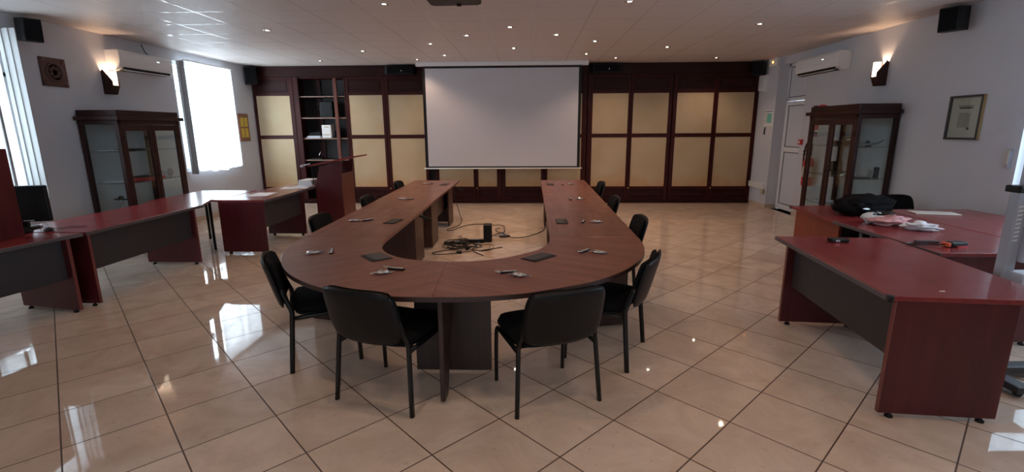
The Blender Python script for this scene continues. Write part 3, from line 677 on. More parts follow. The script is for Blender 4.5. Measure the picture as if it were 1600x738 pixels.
MB().box(-.01, .01, -.07, .07, 0, .02).box(-.01, .01, -.07, .07, .16, .18).box(-.01, .01, -.07, -.05, .02, .16).box(-.01, .01, .05, .07, .02, .16).build('frame', 'ink', e); MB().box(-.004, .004, -.05, .05, .02, .16).build('photo', 'paper', e)
# contents, right cabinet
e = empty('model_airplane', (4.98, 7.42, 1.436), math.radians(8), 'dark model boat-shaped ornament on the right cabinet upper shelf', 'ornament')
MB().tube([(-.24, 0, .03), (-.1, 0, .03), (.05, 0, .03), (.16, 0, .05), (.25, 0, .10)], lambda t: .006+.03*math.sin(PI*min(1, t*1.05))**.8, 10, 1, .5).build('hull', 'steel', e)
MB().extrude([(-.06, -.01, .03), (.0, -.01, .03), (.015, -.01, .085), (-.03, -.01, .085)], (0, .02, 0)).build('fin', 'ink', e)
MB().box(-.03, .03, -.025, .025, 0, .02).build('stand', 'ink', e)
e = empty('black_case', (4.98, 8.0, 1.436), PI/2, 'black carry case with a handle on the right cabinet upper shelf', 'case')
MB().box(-.17, .17, -.13, .13, 0, .07).build('body', 'satin', e, .01); MB().tube([(-.12, -.1, .07), (-.11, -.1, .115), (.11, -.1, .115), (.12, -.1, .07)], .010, 8, 1).build('handle', 'satin', e)
e = empty('open_black_box', (4.98, 7.95, .976), PI/2-1.2, 'small open black box with a white label on the right cabinet middle shelf', 'box')
MB().box(-.13, .13, -.08, .08, 0, .05).build('tray', 'satin', e, .004); MB().extrude([(-.13, .08, .05), (.13, .08, .05), (.145, .115, .21), (-.145, .115, .21)], (0, .015, 0)).build('lid', 'satin', e)
MB().box(-.07, .07, -.084, -.079, .015, .04).build('label_plate', 'paper', e)
for i, (x, y) in enumerate(((4.85, 7.72), (4.95, 7.62), (5.05, 7.75))):
    o = MB().lathe([(.03, 0), (.035, .012), (.028, .03), (.01, .04)], n=16).build('silver_medal', 'silver', None); o.location = (x, y, .976)
    tag(o, ['silver trinket on the right cabinet middle shelf nearest the doors', 'silver trinket in the middle of the right cabinet shelf, nearest the end glass', 'silver trinket on the right cabinet shelf nearest the wall'][i], 'ornament', 'silver trinkets in the right cabinet')
e = empty('business_card_stand', (4.98, 7.38, .976), 0, 'grey L-shaped card stand on the right cabinet middle shelf', 'stand')
MB().box(-.13, .06, -.05, .05, 0, .012).build('foot', 'ink', e); MB().extrude([(.05, -.05, .01), (.065, -.05, .01), (.085, -.05, .12), (.07, -.05, .12)], (0, .1, 0)).build('upright', 'steel', e)
fb('upright_box', (5.14, 7.40, .976), .055, .05, .16, 0, 'satin', 'narrow dark upright box on the right cabinet middle shelf', 'box')
fb('magazine', (4.86, 8.1, .526), .28, .36, .02, .3, 'paperg', 'magazine on the lower shelf of the right display cabinet', 'magazine')
fb('grey_booklet', (5.0, 7.7, .526), .3, .25, .03, -.2, 'paperg', 'pile of grey booklets on the lower shelf of the right display cabinet', 'booklet')
e = empty('red_ribbon', (4.78, 8.33, 2.041), .3, 'small red and black item on top of the right display cabinet', 'ribbon')
MB().blob((0, 0, .012), (.05, .08, .02), 3, .25, 14, 8, 3, -.012).build('ribbon_cloth', 'red', e); MB().box(-.04, .02, .06, .14, 0, .02).build('clip', 'black', e)
# ================================================================== CONFERENCE TABLE
ZT_ = .73; TH = .032
def cr_spline(P, n=8, closed=False):
    out = []
    for i in range(len(P)-1):
        p0 = Vector(P[max(i-1, 0)]); p1 = Vector(P[i]); p2 = Vector(P[i+1]); p3 = Vector(P[min(i+2, len(P)-1)])
        for k in range(n):
            t = k/n
            out.append(.5*((2*p1)+(-p0+p2)*t+(2*p0-5*p1+4*p2-p3)*t*t+(-p0+3*p1-3*p2+p3)*t**3))
    out.append(Vector(P[-1])); return [(v.x, v.y) for v in out]
outL = [(-2.125, 4.45), (-2.10, 4.15), (-2.02, 3.82), (-1.90, 3.56), (-1.73, 3.30), (-1.55, 3.11), (-1.33, 2.945), (-1.08, 2.835), (-.83, 2.785), (-.58, 2.77)]
outR = [(-.58, 2.77), (-.33, 2.785), (-.05, 2.845), (.17, 2.945), (.36, 3.05), (.48, 3.14), (.62, 3.28), (.76, 3.47), (.90, 3.74), (.98, 4.02), (1.015, 4.30), (1.02, 4.45)]
inL = [(-.62, 3.575), (-.86, 3.62), (-1.03, 3.71), (-1.17, 3.86), (-1.27, 4.07), (-1.31, 4.30), (-1.315, 4.45)]
inR = [(.205, 4.45), (.20, 4.32), (.165, 4.15), (.09, 3.97), (-.04, 3.82), (-.20, 3.69), (-.41, 3.60), (-.62, 3.575)]
TO = Vector((-.56, 5.9, 0)); T = Matrix.Translation(-TO)
e = empty('conference_table', TO, 0, 'large walnut U-shaped conference table with a rounded front', 'table')
def top(pts, mat, name='tabletop_section'):
    o = MB().prism(pts, ZT_-TH, ZT_).xf(T).build(name, mat, e, .003)
    return o
YTIP = 9.60
top(cr_spline(outL)+cr_spline(inL), 'walnutL'); top(cr_spline(outR)+cr_spline(inR), 'walnutR')
for ya, yb in ((4.453, 6.15), (6.153, 7.87), (7.873, YTIP)):
    def lx(y, a0, a1): return a0+(a1-a0)*(y-4.45)/(YTIP-4.45)
    top([(lx(ya, -2.125, -2.24), ya), (lx(ya, -1.315, -1.355), ya), (lx(yb, -1.315, -1.355), yb), (lx(yb, -2.125, -2.24), yb)], 'walnut')
    top([(lx(ya, .205, .245), ya), (lx(ya, 1.02, 1.10), ya), (lx(yb, 1.02, 1.10), yb), (lx(yb, .205, .245), yb)], 'walnut')
# dark edge band as one strip part following the rim, below the top
def band(pts):
    m = MB(); vs = []; 
    for x, y in pts: vs += [(x, y, ZT_-TH-.002), (x, y, ZT_-.002)]
    fs = [(2*i, 2*i+2, 2*i+3, 2*i+1) for i in range(len(pts)-1)]
    return m.add(vs, fs, True)
rim = cr_spline(outL)+cr_spline(outR)[1:]
cen = Vector((-.57, 4.45))
rim2 = [(cen.x+(x-cen.x)*1.0015, cen.y+(y-cen.y)*1.0015) for x, y in rim]
m = MB().add([v for (x, y), (x2, y2) in zip(rim2, rim) for v in ((x, y, ZT_-TH-.001), (x, y, ZT_-.0015), (x2+(cen.x-x2)*.004, y2+(cen.y-y2)*.004, ZT_-.0015), (x2+(cen.x-x2)*.004, y2+(cen.y-y2)*.004, ZT_-TH-.001))],
             [(4*i+a, 4*i+4+a, 4*i+4+(a+1) % 4, 4*i+(a+1) % 4) for i in range(len(rim)-1) for a in range(4)])
m.xf(T).build('edge_band', 'walnutedge', e)
# legs: cross panel + inner panel
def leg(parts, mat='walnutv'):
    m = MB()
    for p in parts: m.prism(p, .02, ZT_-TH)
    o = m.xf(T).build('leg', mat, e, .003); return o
def rect(x0, x1, y0, y1): return [(x0, y0), (x1, y0), (x1, y1), (x0, y1)]
for y0, y1 in ((5.90, 6.37), (6.95, 7.42), (8.52, 8.98)):
    yb = y0 if y0 < 8 else y1-.03
    leg([rect(-1.43, -1.405, y0, y1), rect(-2.0, -1.43, yb, yb+.028)])
    leg([rect(.285, .31, y0, y1), rect(.31, .86, yb, yb+.028)])
# corner legs (cross shaped)
def cross(cx, cy, ang, w, d):
    a = Vector((math.cos(ang), math.sin(ang))); b = Vector((-a.y, a.x)); t = .014
    def q(u, v, hu, hv): c = Vector((cx, cy)); return [tuple(c+a*(u+su*hu)+b*(v+sv*hv)) for su, sv in ((-1, -1), (1, -1), (1, 1), (-1, 1))]
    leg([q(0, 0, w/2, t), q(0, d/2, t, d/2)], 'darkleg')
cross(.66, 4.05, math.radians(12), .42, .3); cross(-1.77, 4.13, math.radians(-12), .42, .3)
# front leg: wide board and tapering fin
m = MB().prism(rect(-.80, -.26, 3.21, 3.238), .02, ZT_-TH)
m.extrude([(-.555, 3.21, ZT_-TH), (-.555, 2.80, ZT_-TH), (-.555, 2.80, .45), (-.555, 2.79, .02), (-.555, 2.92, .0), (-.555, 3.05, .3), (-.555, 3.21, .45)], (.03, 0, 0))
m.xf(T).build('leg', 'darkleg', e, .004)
# modesty boards under the arms near the outer third
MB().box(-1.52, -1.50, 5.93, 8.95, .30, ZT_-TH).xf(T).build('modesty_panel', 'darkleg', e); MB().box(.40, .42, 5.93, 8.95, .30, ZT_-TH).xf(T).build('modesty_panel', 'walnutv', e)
# ---------------- flap outlets set in the top
def outlet(loc, rz, w, l, label):
    e = empty('outlet_flap', (loc[0], loc[1], ZT_), rz, label, 'table outlet', 'outlet flaps in the conference table')
    MB().box(-w/2, w/2, -l/2, l/2, 0, .004).build('rim', 'satin', e)
    MB().box(-w/2+.012, w/2-.035, -l/2+.008, l/2-.008, .004, .009).build('lid', 'ink', e, .002)
    MB().box(w/2-.033, w/2-.008, -l/2+.008, l/2-.008, .004, .006).build('slot', 'black', e)
outlet((-1.20, 3.70), math.radians(-140)+PI/2*0-.0, .17, .235, 'dark outlet flap in the left front curve of the table')
outlet((.086, 3.71), math.radians(-42), .15, .26, 'dark outlet flap in the right front curve of the table')
outlet((-1.48, 5.22), PI-.15, .13, .26, 'dark outlet flap midway along the left table arm')
outlet((.365, 5.22), 0, .13, .26, 'dark outlet flap midway along the right table arm')
outlet((-1.53, 8.86), PI-.1, .13, .26, 'dark outlet flap at the far tip of the left table arm')
outlet((.40, 8.83), 0, .13, .26, 'dark outlet flap at the far tip of the right table arm')
# ---------------- little packets and clips
def make_packet(seed):
    e = empty('plastic_packet', (0, 0, 0), 0, 'x', 'packet', 'clear plastic packets on the conference table')
    MB().blob((0, 0, .010), (.046, .028, .012), seed, .35, 18, 8, 3.5, -.009).build('foil_content', 'silver', e)
    m = MB().blob((0, 0, .011), (.058, .034, .015), seed+4, .3, 16, 8, 3, -.010)
    for s_ in (-1, 1): m.extrude([(s_*.05, -.012, .006), (s_*.082, -.026, .010), (s_*.085, .022, .006), (s_*.05, .014, .006)], (0, 0, .0012))
    m.build('wrapper', 'cellophane', e); return e
def make_clip():
    e = empty('badge_clip', (0, 0, 0), 0, 'x', 'clip', 'black and silver clips on the conference table')
    MB().box(-.065, .065, -.016, .016, 0, .013).build('strap', 'black', e, .004)
    MB().box(-.05, .058, -.011, .007, .013, .016).build('silver_strip', 'silver', e)
    MB().tube([(-.055+.022*(math.cos(a)-1), .018*math.sin(a), .008+.012*abs(math.sin(a/2))) for a in [k*2*PI/12 for k in range(13)]], .0028, 6).build('ring', 'chrome', e); return e
SEATS = ['far tip of the left table arm', 'second place from the left arm tip', 'third place from the left arm tip', 'left bend of the table', 'front left chair place',
         'front right chair place', 'right bend of the table', 'third place from the right arm tip', 'second place from the right arm tip', 'far tip of the right table arm']
PK = [(-1.913, 8.92, 0), (-1.821, 6.926, .1), (-1.91, 5.234, .1), (-1.75, 3.80, .5), (-1.02, 3.25, .3), (-.06, 3.205, -.3), (.576, 3.844, -.4), (.73, 5.167, .05), (.735, 6.91, 0), (.76, 8.80, 0)]
CK = [(-1.782, 8.918, 1.2), (-1.70, 6.925, .9), (-1.785, 5.272, .9), (-1.628, 3.863, 1.9), (-.95, 3.352, -.25), (-.134, 3.285, .25), (.465, 3.895, .9), (.596, 5.204, 1.3), (.601, 6.91, 1.6), (.624, 8.78, 1.4)]
p1 = make_packet(1); c1 = make_clip()
for i in range(10):
    place(p1, i == 0, (PK[i][0], PK[i][1], ZT_+.001), PK[i][2], 'crumpled clear plastic packet at the ' + SEATS[i])
    place(c1, i == 0, (CK[i][0], CK[i][1], ZT_+.001), CK[i][2], 'black and silver clip at the ' + SEATS[i])
# cable flaps hanging under the inner edge
for (x, y, lb) in ((-1.33, 5.85, 'black cable bundle hanging under the inner edge of the left table arm, nearer one'), (-1.33, 8.9, 'black cable bundle hanging under the inner edge of the left table arm, far one')):
    tag(MB().tube([(x, y, .68), (x+.06, y+.06, .65), (x+.13, y+.12, .60), (x+.09, y+.14, .60), (x+.02, y+.05, .655)], .014, 8, 2).build('hanging_cable', 'black'), lb, 'cable')
# ================================================================== CHAIRS
def pad(w, h, t, n=18, m=14, curve=0, e=.32, bulge=.0, taper=0):
    """rounded-square cushion in local XZ, thickness along Y; origin at bottom centre"""
    vs = []; fs = []
    def sq(u, v):
        # squircle map: rounded square
        k = e; return u*math.sqrt(max(0, 1-k*v*v*v*v*.9)), v*math.sqrt(max(0, 1-k*u*u*u*u*.9))
    for side in (1, -1):
        for j in range(m+1):
            for i in range(n+1):
                u = -1+2*i/n; v = -1+2*j/m
                a, b = sq(u, v); r = max(abs(u), abs(v))
                th = t/2*math.sqrt(max(0, 1-r**6))
                x = a*w/2*(1-taper*(b+1)/2); z = (b+1)/2*h
                y = side*(th)+curve*(1-a*a)-bulge*(1-b*b)
                vs.append((x, y, z))
    N_ = (n+1)*(m+1)
    for s_ in range(2):
        for j in range(m):
            for i in range(n):
                q = [s_*N_+j*(n+1)+i, s_*N_+j*(n+1)+i+1, s_*N_+(j+1)*(n+1)+i+1, s_*N_+(j+1)*(n+1)+i]
                fs.append(tuple(q if s_ == 0 else q[::-1]))
    return MB().add(vs, fs, True)
def weld(o):
    bm = bmesh.new(); bm.from_mesh(o.data); bmesh.ops.remove_doubles(bm, verts=bm.verts, dist=.0004); bmesh.ops.recalc_face_normals(bm, faces=bm.faces); bm.to_mesh(o.data); bm.free()
def make_chair():
    e = empty('office_chair', (0, 0, 0), 0, 'x', 'chair', 'black chairs around the conference table')
    # seat: cushion laid flat (forward = +y)
    s_ = pad(.54, .50, .095, e=.30); s_.xf(Matrix.Translation((0, -.22, .455))@Matrix.Rotation(-PI/2, 4, 'X')@Matrix.Scale(-1, 4, (0, 0, 1))@Matrix.Identity(4))
    s_.v = [Vector((v.x, -.22+abs(v.y+.22) if False else v.y, v.z)) for v in s_.v]
    o = s_.build('seat', 'fabric', e); weld(o)
    # make the cushion run forward from the back
    ys = [v.co.y for v in o.data.vertices]; mid = (min(ys)+max(ys))/2
    for v in o.data.vertices: v.co.y += .03-mid; v.co.z += 0
    u = pad(.50, .46, .03, e=.3); u.xf(Matrix.Rotation(-PI/2, 4, 'X'))
    o = u.build('seat_shell', 'satin', e); weld(o)
    ys = [v.co.y for v in o.data.vertices]; mid = (min(ys)+max(ys))/2
    for v in o.data.vertices: v.co.y += .03-mid; v.co.z += .415
    # backrest
    Rb = Matrix.Translation((0, -.235, .475))@Matrix.Rotation(math.radians(15), 4, 'X')
    b = pad(.505, .365, .05, curve=-.04, e=.26, taper=.03); o = b.xf(Rb@Matrix.Translation((0, .018, 0))).build('backrest', 'fabric', e); weld(o)
    b = pad(.53, .385, .03, curve=-.04, e=.26, taper=.03); o = b.xf(Rb@Matrix.Translation((0, -.014, -.008))).build('back_shell', 'satin', e); weld(o)
    b = pad(.36, .25, .016, curve=-.022, e=.2, taper=.05); q = b.xf(Rb@Matrix.Translation((0, -.040, .05))).build('back_inset', 'black', o); weld(q)
    for sx in (-1, 1):
        MB().tube([(sx*.285, -.25, .0), (sx*.262, -.215, .40), (sx*.258, -.21, .455), (sx*.245, -.235, .52), (sx*.235, -.27, .62)], .0145, 10, 1, 1.25).build('leg', 'blackmetal', e)
        MB().tube([(sx*.255, .235, .0), (sx*.255, .225, .36), (sx*.255, .20, .408), (sx*.255, .16, .412), (sx*.257, -.21, .402)], .0135, 10, 1, 1.2).build('leg', 'blackmetal', e)
    MB().tube([(-.25, -.12, .398), (.25, -.12, .398)], .012, 8).tube([(-.25, .13, .398), (.25, .13, .398)], .012, 8).build('seat_frame', 'blackmetal', e)
    return e
CH = [((-.89, 2.98), math.atan2(-.336, .94), 'black office chair at the front of the table, left one of the front two'),
      ((.105, 2.99), math.atan2(.376, .927), 'black office chair at the front of the table, right one of the front two'),
      ((-1.60, 3.54), -math.atan2(.90, .435), 'black office chair at the left bend of the table'),
      ((.60, 3.60), math.atan2(.913, .407), 'black office chair at the right bend of the table'),
      ((-1.93, 5.12), -PI/2, 'black office chair tucked under the left table arm, nearest of three'),
      ((-1.90, 6.62), -PI/2, 'black office chair tucked under the left table arm, middle of three'),
      ((-1.97, 8.55), -PI/2, 'black office chair tucked under the left table arm, farthest of three'),
      ((.84, 5.02), PI/2, 'black office chair tucked under the right table arm, nearest of three'),
      ((.84, 6.55), PI/2, 'black office chair tucked under the right table arm, middle of three'),
      ((.93, 8.40), PI/2, 'black office chair tucked under the right table arm, farthest of three')]
ch = make_chair()
for i, (p, rz, lb) in enumerate(CH): place(ch, i == 0, (p[0], p[1], 0), rz, lb)
o = place(ch, False, (4.93, 6.34, 0), PI+.05, 'black office chair behind the right-hand desks beside the display cabinet', 'x'); del o['group']
# ================================================================== DESKS
def desk(loc, rz, L_, Dp, label, H=.77, near=.04, far=.12, inset=.05, panel=.62, modesty=True, mside=0, mz=.36, edge='greyedge', name='office_desk', feet=True, toppts=None, nearp=True, farp=True):
    """local: x = depth from the front edge (0) inwards, y = along, origin at near end of the front edge; mside=0 front is x=0; sign handled by mirrored Dp"""
    e = empty(name, (loc[0], loc[1], 0), rz, label, 'desk')
    s_ = 1 if Dp > 0 else -1; D_ = abs(Dp)
    X = lambda a: s_*a
    def bx(m, a, b, *r): return m.box(min(X(a), X(b)), max(X(a), X(b)), *r)
    if toppts: MB().prism(toppts, H-.03, H).build('desktop', 'redwood', e, .004)
    else: bx(MB(), 0, D_, 0, L_, H-.03, H).build('desktop', 'redwood', e, .004)
    bx(MB(), -.006, .012, .0, L_, H-.034, H-.002).build('edge_strip', edge, e, .004)
    for ok, ya in ((nearp, near), (farp, L_-far-.03)):
        if not ok: continue
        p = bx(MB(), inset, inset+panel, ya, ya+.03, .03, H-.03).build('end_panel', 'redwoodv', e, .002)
        bx(MB(), inset-.004, inset, ya, ya+.03, .03, H-.03).build('edge_trim', 'rededge', p)
        for q in (inset+.07, inset+panel-.07): MB().lathe([(.022, 0), (.022, .012), (.010, .02), (.010, .035)], (X(q), ya+.015, 0), 12).build('foot', 'black', p)
    if modesty: bx(MB(), inset+.06, inset+.08, near+.03, L_-far-.03, mz, H-.03).build('modesty_panel', 'modesty', e)
    return e
# right foreground desk
th = math.radians(-5)
desk((2.073, 2.72), th, 1.61, .93, 'red mahogany desk in the right foreground', near=-.0+.0, far=.14, inset=.045, panel=.64)
d = bpy.data.objects['office_desk']
MB().lathe([(.02, H_) for H_ in (.735, .772)], (.012, .012, 0), 10).build('corner_cap', 'black', d)
# right rear group
desk((3.17, 3.72), 0, 1.36, .96, 'dark red desk on the right with the near end under the plastic bags', near=.03, far=.02, inset=.06, panel=.80, modesty=False, farp=False)
dB = bpy.data.objects['office_desk.001']
for a in (.25, .36): MB().tube([(a, 1.28, 0), (a, 1.28, .74)], .016, 10).build('metal_leg', 'steel', dB)
MB().box(.84, .86, .06, 1.34, .30, .74).build('modesty_panel', 'modesty', dB)
e = empty('office_desk', (3.245, 6.08, 0), 0, 'orange-lit red desk end behind the black bag on the right', 'desk')
MB().prism([(0, 0), (-.07, -.99), (.88, -.99), (.88, 0)], .74, .77).build('desktop', 'redwood', e, .004)
MB().box(.04, .07, -.93, -.08, .03, .74).build('end_panel', 'warmlitwood', e, .002)
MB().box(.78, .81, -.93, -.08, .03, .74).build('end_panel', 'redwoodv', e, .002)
MB().box(.07, .78, -.52, -.50, .36, .74).build('modesty_panel', 'modesty', e)
for a, b in ((.055, -.2), (.055, -.8), (.795, -.2), (.795, -.8)): MB().lathe([(.022, 0), (.022, .03)], (a, b, 0), 10).build('foot', 'black', e)
MB().lathe([(.018, .735), (.018, .772)], (.01, -.01, 0), 10).build('corner_cap', 'black', e)
e = empty('office_desk', (4.145, 4.1, 0), 0, 'dark red desk against the right wall carrying the flat white folder', 'desk')
MB().box(0, 1.0, 0, 1.70, .74, .77).build('desktop', 'redwood', e, .004)
MB().box(.0, .012, 0, 1.70, .736, .766).build('edge_strip', 'rededge', e)
for y in (.05, 1.62):
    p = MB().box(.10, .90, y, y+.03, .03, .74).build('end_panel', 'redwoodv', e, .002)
    for a in (.18, .82): MB().lathe([(.022, 0), (.022, .03)], (a, y+.015, 0), 10).build('foot', 'black', p)
MB().box(.86, .88, .08, 1.62, .36, .74).build('modesty_panel', 'modesty', e)
# left row
desk((-4.255, 4.455), 0, 1.74, -.88, 'dark red desk in the middle of the left row in front of the display cabinet', near=.04, far=.13, inset=.04, panel=.70)
dA = math.atan2(-(-4.268+4.381), 4.43-3.785)
desk((-4.56, 2.72), -.172, 1.73, -.88, 'dark red desk at the left edge carrying the computer monitor', near=.05, far=.10, inset=.04, panel=.70, mz=.34, toppts=[(0, 0), (-.88, 0), (-.88, 1.725-.153), (0, 1.725)])
# corner connecting piece
e = empty('corner_table', (-4.7, 6.9, 0), 0, 'angled red corner table joining the left desks on one thin black leg', 'table')
O = Vector((-4.7, 6.9))
pts = [(-5.13, 6.23), (-4.27, 6.23), (-4.50, 6.66), (-4.34, 6.66), (-4.40, 7.74), (-5.29, 7.76), (-5.29, 6.62)]
pts = [(-5.12, 6.205), (-4.28, 6.205), (-4.46, 6.66), (-4.345, 6.62), (-4.40, 7.74), (-5.29, 7.76), (-5.29, 6.62)]
MB().prism([(x-O.x, y-O.y) for x, y in pts], .74, .768).build('tabletop', 'redwood', e, .004)
MB().tube([(-4.62-O.x, 6.85-O.y, 0), (-4.62-O.x, 6.85-O.y, .74)], .02, 12).build('leg', 'blackmetal', e)
MB().tube([(-5.15-O.x, 7.55-O.y, 0), (-5.15-O.x, 7.55-O.y, .74)], .02, 12).build('leg', 'blackmetal', e)
# far left desk
e = empty('office_desk', (-3.66, 6.60, 0), 0, 'red desk at the far left with papers, beside the lectern', 'desk')
MB().prism([(.0, 0), (.0, 2.05), (-.62, 2.05), (-.68, 1.14), (-.68, 0)], .741, .771).build('desktop', 'redwood', e, .004)
MB().box(-.012, .006, 0, 2.05, .738, .769).build('edge_strip', 'greyedge', e)
for y in (.0, 1.23):
    p = MB().box(-.67, -.03, y-.0, y+.03, .03, .741).build('end_panel', 'redwoodv', e, .002)
    for a in (-.58, -.1): MB().lathe([(.022, 0), (.022, .03)], (a, y+.015, 0), 10).build('foot', 'black', p)
MB().box(-.11, -.09, .03, 1.23, .36, .741).build('modesty_panel', 'modesty', e)
# lectern
e = empty('lectern', (-3.285, 8.22, 0), 0, 'tall red wooden lectern with a slanted top at the far end of the left desks', 'lectern')
for y in (0, .52):
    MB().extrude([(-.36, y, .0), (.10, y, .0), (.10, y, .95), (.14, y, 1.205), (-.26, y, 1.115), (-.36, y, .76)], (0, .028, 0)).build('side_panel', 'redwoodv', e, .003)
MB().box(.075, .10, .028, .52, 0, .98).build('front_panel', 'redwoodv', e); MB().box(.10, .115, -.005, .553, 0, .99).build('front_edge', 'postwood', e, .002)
MB().box(-.34, .075, .028, .52, .60, .62).build('shelf', 'redwoodv', e)
tp = MB().box(-.42, .40, -.06, .61, 0, .025).xf(Matrix.Translation((-.02, 0, 1.188))@Matrix.Rotation(math.radians(-11), 4, 'Y')).build('slanted_top', 'redwood', e, .004)
e = empty('microphone', (-3.71, 8.12, 1.135), 0, 'small chrome and black microphone lying on the low edge of the lectern', 'microphone')
MB().tube([(-.06, 0, .0), (.05, .0, .03)], .012, 10).tube([(-.12, .02, -.02), (-.06, 0, 0)], .019, 10).build('body', 'steel', e); MB().tube([(.06, .0, .03), (.08, .02, -.16), (.07, .02, -.32)], .006, 6, 1).build('cord', 'black', e)
# riser + monitor set
e = empty('desk_riser', (-4.68, 2.75, .771), .005, 'tall red wooden riser panel standing on the desk at the left edge', 'desk riser')
a_ = MB().box(-.02, .01, -.02, 1.53, 0, .80); a_.build('front_panel', 'redwoodv', e, .004)
MB().box(-.33, -.02, -.02, 1.0, .772, .80).build('shelf', 'redwoodv', e, .003); MB().box(-.33, -.02, .0, .03, 0, .772).build('side_panel', 'redwoodv', e, .003); MB().box(-.33, -.02, .95, .98, 0, .772).build('side_panel', 'redwoodv', e, .003)
e = empty('computer_monitor', (-5.03, 4.60, .771), math.radians(14), 'black computer monitor on the left desk behind the riser', 'monitor')
MB().box(-.26, .26, -.02, .025, .07, .43).build('casing', 'satin', e, .012); MB().box(-.24, .24, -.023, -.0195, .10, .415).build('display', 'black', e)
MB().box(.03, .12, -.0245, -.0205, .080, .091).build('maker_plate', 'steel', e)
MB().box(-.04, .04, .0, .04, .02, .16).build('neck', 'satin', e); MB().lathe([(.13, 0), (.13, .012), (.05, .02)], (0, .02, 0), 24).build('foot', 'satin', e)
e = empty('computer_keyboard', (-4.98, 4.36, .771), math.radians(12), 'black keyboard in front of the monitor', 'keyboard')
MB().box(-.21, .21, -.075, .075, 0, .018).build('casing', 'satin', e, .006)
m = MB()
for r in range(5):
    for c_ in range(14): m.box(-.2+.0285*c_, -.176+.0285*c_, -.066+.027*r, -.043+.027*r, .018, .024)
m.build('keys', 'black', e)
e = empty('computer_mouse', (-4.67, 4.50, .771), .3, 'black mouse on the left desk right of the monitor', 'mouse')
MB().blob((0, 0, .012), (.033, .058, .024), 2, .03, 16, 10, 1, -.012).build('body', 'black', e); MB().tube([(0, .055, .012), (.03, .12, .005), (.12, .18, .005), (.2, .15, .005), (.22, .19, .005)], .003, 6, 2).build('cord', 'black', e)
tag(MB().blob((-4.83, 4.62, .80), (.03, .03, .03), 1, .2, 12, 8, 2).build('crumpled_wrapper', 'cellophane'), 'small clear crumpled wrapper beside the monitor', 'wrapper')
# papers on the left desks
fb('paper_sheet', (-4.02, 7.20, .772), .30, .42, .002, .1, 'paper', 'single white sheet lying on the near end of the far left desk', 'paper')
fb('paper_sheet', (-3.90, 8.02, .772), .42, .30, .003, .2, 'paper', 'white sheet on the far left desk, left one beside the document pile', 'paper')
fb('paper_sheet', (-3.85, 8.16, .776), .30, .40, .003, -.3, 'paperg', 'printed sheet overlapping the white sheet on the far left desk', 'paper')
m = MB()
for i in range(9): m.box(-.13+.004*i, .13-.002*i, -.17, .17, .011*i, .010+.011*i, .06*math.sin(i*2.1))
o = m.build('document_pile', 'paper'); o.location = (-3.86, 8.46, .773); tag(o, 'thick pile of white documents on the far left desk next to the lectern', 'papers')
# ---------------- things on the right desks
def bagblob(name, loc, r, rz, mat, label, cat, seed, amp=.12, extra=None, e_=.8):
    e = empty(name, loc, rz, label, cat)
    MB().blob((0, 0, r[2]*.9), r, seed, amp, 36, 20, 2.2, -r[2]*.9, e_).build('bag_body', mat, e); return e
e = bagblob('black_bag', (3.74, 5.50, .772), (.30, .22, .11), .12, 'backpack', 'big black soft bag lying on the right-hand desks', 'bag', 5, .12)
MB().blob((-.20, -.08, .09), (.15, .15, .08), 9, .2, 20, 12, 2.5, -.09).build('front_pocket', 'backpack', e)
MB().tube([(-.16, -.1, .17), (0, -.17, .19), (.15, -.1, .19)], .012, 8, 2, .4).build('strap', 'backpack', e)
MB().extrude([(-.22, -.238, .095), (-.17, -.243, .088), (-.13, -.243, .09), (-.17, -.240, .105)], (0, -.004, 0)).build('silver_badge', 'silver', e)
e = bagblob('pink_plastic_bag', (3.56, 4.86, .772), (.17, .15, .05), .2, 'pink', 'pink and white plastic bag with a coiled black cable on the right desk', 'bag', 3, .3, None, 1)
MB().blob((-.06, .08, .06), (.14, .08, .045), 8, .35, 20, 10, 3).build('white_wrap', 'bag', e)
MB().tube([(.13*math.cos(k*.55)*(1-.02*k)-.02, .07*math.sin(k*.55)+.03, .105+.01*math.sin(k)) for k in range(30)], .006, 6, 1).build('cable', 'black', e)
bagblob('white_plastic_bag', (3.66, 4.58, .772), (.14, .07, .038), -.45, 'bag', 'rolled white plastic bag on the right desk beside the pink one', 'bag', 6, .3, None, 1)
fb('flat_folder', (4.52, 5.50, .771), .42, .20, .012, -.25, 'mount', 'flat pale folder on the desk by the right wall', 'folder')
e = empty('power_drill_charger', (3.40, 3.93, .771), .15, 'black gadget with an orange end on the near corner of the right desk', 'gadget')
MB().box(-.02, .13, -.035, .035, 0, .04).build('body', 'black', e, .01); MB().box(-.045, -.02, -.03, .03, .005, .036).build('orange_end', 'orange', e, .004); MB().box(.02, .11, -.05, -.036, 0, .012).build('red_strip', 'red', e)
MB().tube([(-.04, 0, .02), (-.12, .04, .01), (-.22, .05, .008), (-.3, .1, .008), (-.22, .14, .008), (-.1, .1, .008)], .005, 6, 2).build('cord', 'black', e)
fb('dark_pen_case', (3.32, 4.06, .771), .18, .03, .02, -.1, 'ink', 'dark slim pen case on the right desk beside the orange-ended gadget', 'case')
e = empty('black_phone', (2.62, 4.10, .771), .05, 'small black handset lying on the far corner of the right foreground desk', 'phone')
MB().box(-.07, .075, -.04, .04, 0, .03).build('body', 'black', e, .008); MB().box(-.045, -.01, -.043, -.038, .008, .024).build('display', 'steel', e)
fb('white_eraser', (2.43, 2.80, .771), .028, .012, .006, 0, 'white', 'tiny white scrap near the front corner of the right foreground desk', 'scrap')
